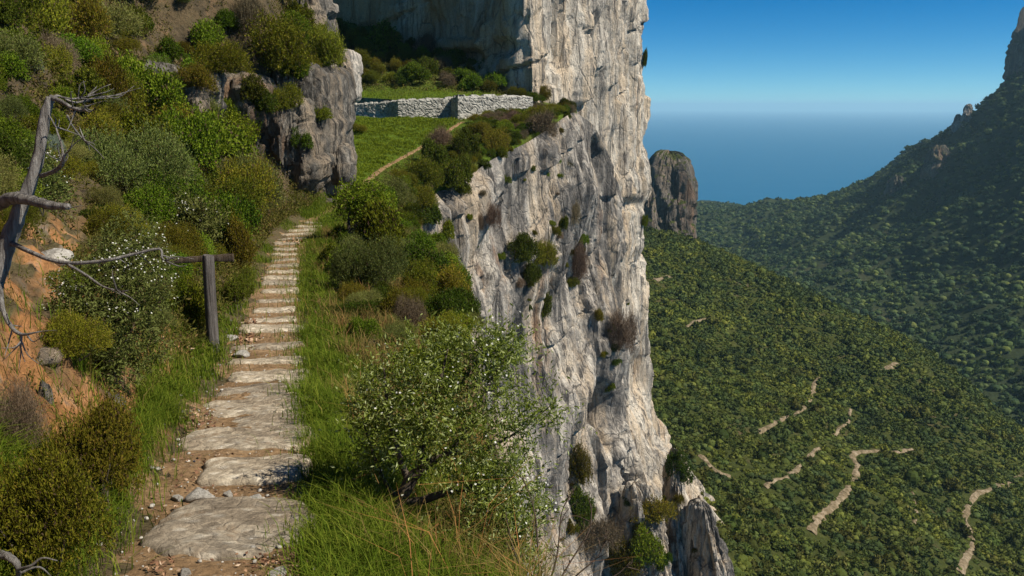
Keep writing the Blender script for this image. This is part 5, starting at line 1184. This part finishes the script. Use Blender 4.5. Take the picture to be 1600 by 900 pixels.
# bare twigs at the lower right edge of the flowering bush
def twig_bush(lst, z, label, seed):
    r_ = np.random.RandomState(seed); p = P(lst[0][0][0], lst[0][0][1], z); parts = []
    for pl in lst:
        c = px_curve([(u, v, dz) for u, v, dz in pl], z, 6); parts.append(tube(c, np.linspace(.007, .002, len(c)), 6, 1, .1))
        for _ in range(5):
            i = r_.randint(len(c) // 3, len(c) - 1); q = c[i]; dr = unit(c[i] - c[i - 1] + r_.normal(size=3) * .02) * r_.uniform(.06, .16)
            parts.append(tube(curve_pts([q, q + dr * .5 + r_.normal(size=3) * .01, q + dr], 3), np.linspace(.0035, .001, 7), 5, 1))
    v, f = join(parts); o = link("bare_shrub", np_mesh("bare_shrub", v - p, f, True), LMbare, label=label, cat="shrub"); o.location = p
k = NT("bare_twig"); LMbare = k.bsdf((0.075, 0.05, 0.035), .8)
twig_bush([[(850, 960, 0), (842, 880, 0), (835, 800, 0), (815, 740, 0)], [(848, 940, 0), (870, 870, .1), (878, 800, .1), (900, 760, .1)], [(850, 950, 0), (890, 880, .1), (920, 830, .15), (925, 790, .2)], [(850, 950, 0), (900, 900, 0), (935, 868, 0), (950, 830, 0)],
           [(850, 950, 0), (820, 900, -.1), (800, 850, -.1), (790, 800, -.1)], [(850, 950, 0), (910, 920, 0), (960, 900, 0), (985, 878, 0)]], 5.2, "bare twiggy shrub on the cliff edge, right of the big flowering bush", 3)

# ------------------------------------------------------------------ woods of the valley and the far mountain
def crown_arrays(seed, nq, lobes=7, tall=1.0, qs=.34, core=5):
    rng = np.random.RandomState(seed); lb = dome_lobes(rng, 1.0, 1.35 * tall, lobes); lb[:, 3] *= 1.25
    th = np.linspace(0, 2 * np.pi, 9, endpoint=False); ph = np.linspace(-.9, 1.45, 6)
    parts = []
    T, Pp = np.meshgrid(th, ph); d = np.stack([np.cos(Pp) * np.cos(T), np.cos(Pp) * np.sin(T), np.sin(Pp)], -1).reshape(-1, 3)
    for l in lb[:core]: parts.append((l[:3] + d * l[3] * .82, grid_faces(6, 9, True)))
    parts.append((d * (.72, .72, .6 * tall) + (0, 0, .45 * tall), grid_faces(6, 9, True)))
    c, dr = lobe_sprigs(rng, lb, nq, .25, .05, -.2)
    parts.append(leaf_quads(rng, c - dr * qs * .4, unit(dr + .9 * rng.normal(size=dr.shape)), qs, qs * .75))
    return join(parts)
CROWNS = [crown_arrays(300 + i, 150, 8, t, .36, 3) for i, t in enumerate((.85, 1.0, 1.2, .75, .95, 1.1))]
CR_ME = []
for v, f in CROWNS:
    me = np_mesh("tree_crown", v, f); me.materials.append(LM['far']); CR_ME.append(me)
LOW = [crown_arrays(340 + i, 48, 4, t, .5, 0) for i, t in enumerate((.9, 1.1, 1.0, .8))]
TRAILS = [([(1268, 832), (1278, 812), (1300, 793), (1325, 765), (1336, 745), (1340, 728), (1332, 712), (1350, 706), (1388, 706), (1425, 702)], 2.4, "widest stony trail zigzagging down the middle of the wooded slope"),
          ([(1183, 675), (1215, 659), (1250, 642), (1268, 618), (1272, 602), (1280, 590)], 2.0, "pale trail highest on the wooded slope, bending upward at its end"), ([(1195, 762), (1235, 742), (1262, 718), (1280, 700)], 1.7, "short trail between the highest trail and the widest zigzag"),
          ([(1300, 682), (1322, 664), (1329, 640)], 1.5, "thin curved trail above the widest zigzag"), ([(1500, 895), (1512, 868), (1520, 845), (1508, 812), (1520, 780), (1548, 764), (1598, 746)], 2.2, "pale trail climbing near the right border"),
          ([(1424, 830), (1432, 800), (1426, 770)], 1.2, "faint vertical trail between the two largest trails"), ([(1095, 712), (1118, 735), (1142, 745)], 2.4, "tan bare patch on the slope just above the pinnacles"),
          ([(1024, 438), (1046, 432)], 3.2, "tan scar close to the edge of the tall cliff"), ([(1068, 514), (1084, 504), (1104, 498)], 2.2, "tan scar on the upper left of the wooded slope"), ([(1380, 580), (1402, 568)], 3.4, "tan scar near the crest of the wooded slope")]
k = NT("stony_trail")
M['trail'] = k.bsdf(k.ramp(k.noise(.45, 8, .75), [(.34, (0.08, 0.07, 0.035)), (.5, (0.19, 0.145, 0.09)), (.66, (0.33, 0.27, 0.195))]), .95, k.bump(k.voronoi(1.2), .9, .4), .1)
BV = make_bvh([valley]); trail_pts = []
for pts, w, lab in TRAILS:
    c3 = []
    for u, v in pts:
        p, _ = hit(u, v, BV)
        if p is not None: c3.append(p)
    c3 = curve_pts(c3, 10)
    t = np.gradient(c3[:, :2], axis=0); t /= np.linalg.norm(t, axis=1)[:, None] + 1e-9; nn = np.stack([t[:, 1], -t[:, 0]], 1)
    rows = []
    wob = w * .36 * (1 + .7 * perlin(np.stack([np.arange(len(c3)) * .35, 0 * c3[:, 0], c3[:, 0] * .01], 1), 2))
    for a in np.linspace(-1, 1, 7):
        q = c3[:, :2] + nn * (a * wob)[:, None]; rows.append(np.stack([q[:, 0], q[:, 1], HV(q[:, 0], q[:, 1]) + .35 - .3 * abs(a)], 1))
    v = np.array(rows); link("trail", np_mesh("trail", v.reshape(-1, 3), grid_faces(7, len(c3)), True), M['trail'], label=lab, cat="trail", kind="structure"); trail_pts.append((c3[:, :2], w))
TP = np.concatenate([a for a, _ in trail_pts]); TW = np.concatenate([np.full(len(a), w) for a, w in trail_pts])
rv = np.random.RandomState(21)
def visible(x, y, z, hh):
    out = np.zeros(len(x), bool)
    for i in range(len(x)):
        q = Vector((x[i], y[i], z[i] + hh[i])); L = q.length; r = BVH.ray_cast(Vector((0, 0, 0)), q.normalized(), L - 4)
        out[i] = r[0] is None
    return out
sp_ = 2.45; gx, gy = np.meshgrid(np.arange(10, 400, sp_), np.arange(110, 560, sp_)); x = gx.ravel() + rv.uniform(-.48, .48, gx.size) * sp_ * 1.5; y = gy.ravel() + rv.uniform(-.48, .48, gx.size) * sp_ * 1.5
z = HV(x, y); r = .95 + 1.1 * rv.uniform(size=len(x)) ** 1.5 + 1.1 * (rv.uniform(size=len(x)) < .10); r *= np.where(perlin(np.stack([x / 22, y / 22, 0 * x], 1), 6) < -.3, .6, 1.0)
m = in_frame(x, y, z, 50); x, y, z, r = x[m], y[m], z[m], r[m]
keep = np.ones(len(x), bool); fx, fy = x / np.hypot(x, y), y / np.hypot(x, y)
for a, b, w in zip(TP[:, 0], TP[:, 1], TW):
    dx, dy = x - a, y - b; fd = dx * fx + dy * fy; sd = np.abs(dx * fy - dy * fx)
    keep &= ~((sd < w * .3 + r * .5) & ((np.abs(np.sin(x * 3.1 + y * 1.7)) < .97) | (np.hypot(dx, dy) < w * .35)) & (fd > -(r * 1.0 + w * .3 + .6)) & (fd < w * .5 + r * .7))
x, y, z, r = x[keep], y[keep], z[keep], r[keep]
m = visible(x, y, z, r * 1.2); x, y, z, r = x[m], y[m], z[m], r[m]
order = np.argsort(-(r / np.hypot(x, y))); NI = 280
SZ = [("olive green shrub on the wooded slope below the cliff", 0), ("dark round shrub on the wooded slope below the cliff", 1)]
for i in order[:NI]:
    o = bpy.data.objects.new("slope_tree", CR_ME[rv.randint(6)]); COL.objects.link(o)
    s_ = r[i]; o.location = (x[i], y[i], z[i] - .25 * s_); o.scale = (s_, s_, s_ * rv.uniform(.75, 1.1)); o.rotation_euler = (0, 0, rv.uniform(0, 6.28))
    tag(o, "rounded green tree on the near part of the sunlit wooded slope", "tree", None, "larger trees on the near part of the wooded slope")
def forest(name, protos, x, y, z, r, mat, label, chunk=None):
    V, F, n = [], [], 0; pi = rv.randint(0, len(protos), len(x)); th = rv.uniform(0, 6.28, len(x))
    for j, (bv, bf) in enumerate(protos):
        q = np.where(pi == j)[0]
        if not len(q): continue
        c, s = np.cos(th[q]), np.sin(th[q]); w = np.empty((len(q), len(bv), 3))
        w[..., 0] = (bv[None, :, 0] * c[:, None] - bv[None, :, 1] * s[:, None]) * r[q][:, None] + x[q][:, None]
        w[..., 1] = (bv[None, :, 0] * s[:, None] + bv[None, :, 1] * c[:, None]) * r[q][:, None] + y[q][:, None]
        w[..., 2] = bv[None, :, 2] * r[q][:, None] * rv.uniform(.7, 1.1, (len(q), 1)) + (z[q] - .25 * r[q])[:, None]
        V.append(w.reshape(-1, 3)); F.append((bf[None] + (np.arange(len(q)) * len(bv))[:, None, None]).reshape(-1, 4) + n); n += len(q) * len(bv)
    return link(name, np_mesh(name, np.concatenate(V), np.concatenate(F)), mat, kind="stuff", label=label, cat="woodland")
# per tree tint for the joined woods comes from a noise of position on top of the leaf's own colour
def mat_forest(name, stops, sc, lo=.55, hi=1.35):
    k = NT(name); geo = k.n("ShaderNodeNewGeometry")
    col = k.ramp(geo.outputs['Random Per Island'], stops)
    col = k.mix(1.0, col, k.ramp(k.voronoi(sc, None, 'F1', 'Color'), [(.12, (.52, .60, .72)), (.35, (.72, .86, .95)), (.55, (.9, .95, .75)), (.72, (1.12, 1.06, .75)), (.92, (1.2, 1.22, 1.0))]), 'MULTIPLY')
    col = k.mix(1.0, col, k.ramp(k.noise(sc * .16, 5, .6), [(.36, (.62, .68, .75)), (.5, (1, 1, 1)), (.64, (1.35, 1.25, .95))]), 'MULTIPLY')   # stands of darker and lighter species
    return k.bsdf(col, .75, None, .1, .15)
fm1 = mat_forest("slope_wood", [(0, (0.052, 0.069, 0.015)), (.5, (0.086, 0.106, 0.024)), (1, (0.125, 0.14, 0.038))], .22)
fm2 = mat_forest("mountain_wood", [(0, (0.03, 0.052, 0.018)), (.5, (0.058, 0.088, 0.03)), (1, (0.105, 0.13, 0.05))], .09)  # leaf colour darkened and blued to paint in the distant blue shade
fill = rv.uniform(size=(34000, 2)) * (390, 440) + (10, 110); fxx, fyy = fill[:, 0], fill[:, 1]; fz = HV(fxx, fyy)
m = in_frame(fxx, fyy, fz, 30); fxx, fyy, fz = fxx[m], fyy[m], fz[m]
dm = np.full(len(fxx), 99.)
for a, b in zip(TP[::2, 0], TP[::2, 1]): dm = np.minimum(dm, np.hypot(fxx - a, fyy - b))
m = dm > 1.3; fxx, fyy, fz = fxx[m], fyy[m], fz[m]
#FS
forest("slope_scrub", [crown_arrays(380 + i, 40, 3, .9, .45, 0) for i in range(4)], fxx, fyy, fz, .7 + .9 * rv.uniform(size=len(fxx)) ** 1.5, fm1, "low scrub filling the gaps between the trees of the sunlit slope")
rest = order[NI:]; dd_ = np.hypot(x[rest], y[rest]); a_, b_ = rest[dd_ < 300], rest[dd_ >= 300]
print("slope trees", len(order))
if len(a_): forest("slope_woods", CROWNS, x[a_], y[a_], z[a_], r[a_], fm1, "dense green scrub wood covering the sunlit valley slope")
if len(b_): forest("crest_woods", [crown_arrays(360 + i, 90, 5, t, .42) for i, t in enumerate((.85, 1.05, .95))], x[b_], y[b_], z[b_], r[b_], fm1, "scrub wood along the far crest of the sunlit slope")
sp_ = 6.0; gx, gy = np.meshgrid(np.arange(60, 900, sp_), np.arange(400, 1900, sp_ * 1.25)); x = gx.ravel() + rv.uniform(-.7, .7, gx.size) * sp_; y = gy.ravel() + rv.uniform(-.7, .7, gx.size) * sp_ * 1.2
z = HF(x, y); r = 2.4 + 3.4 * rv.uniform(size=len(x)) ** 1.8; m = in_frame(x, y, z, 40) & (z > -205); x, y, z, r = x[m], y[m], z[m], r[m]
m = visible(x, y, z, r * 1.3 + 4); x, y, z, r = x[m], y[m], z[m], r[m]
print("far trees", len(x))
forest("far_woods", LOW, x, y, z, r, fm2, "bluish woods covering the far mountainside")
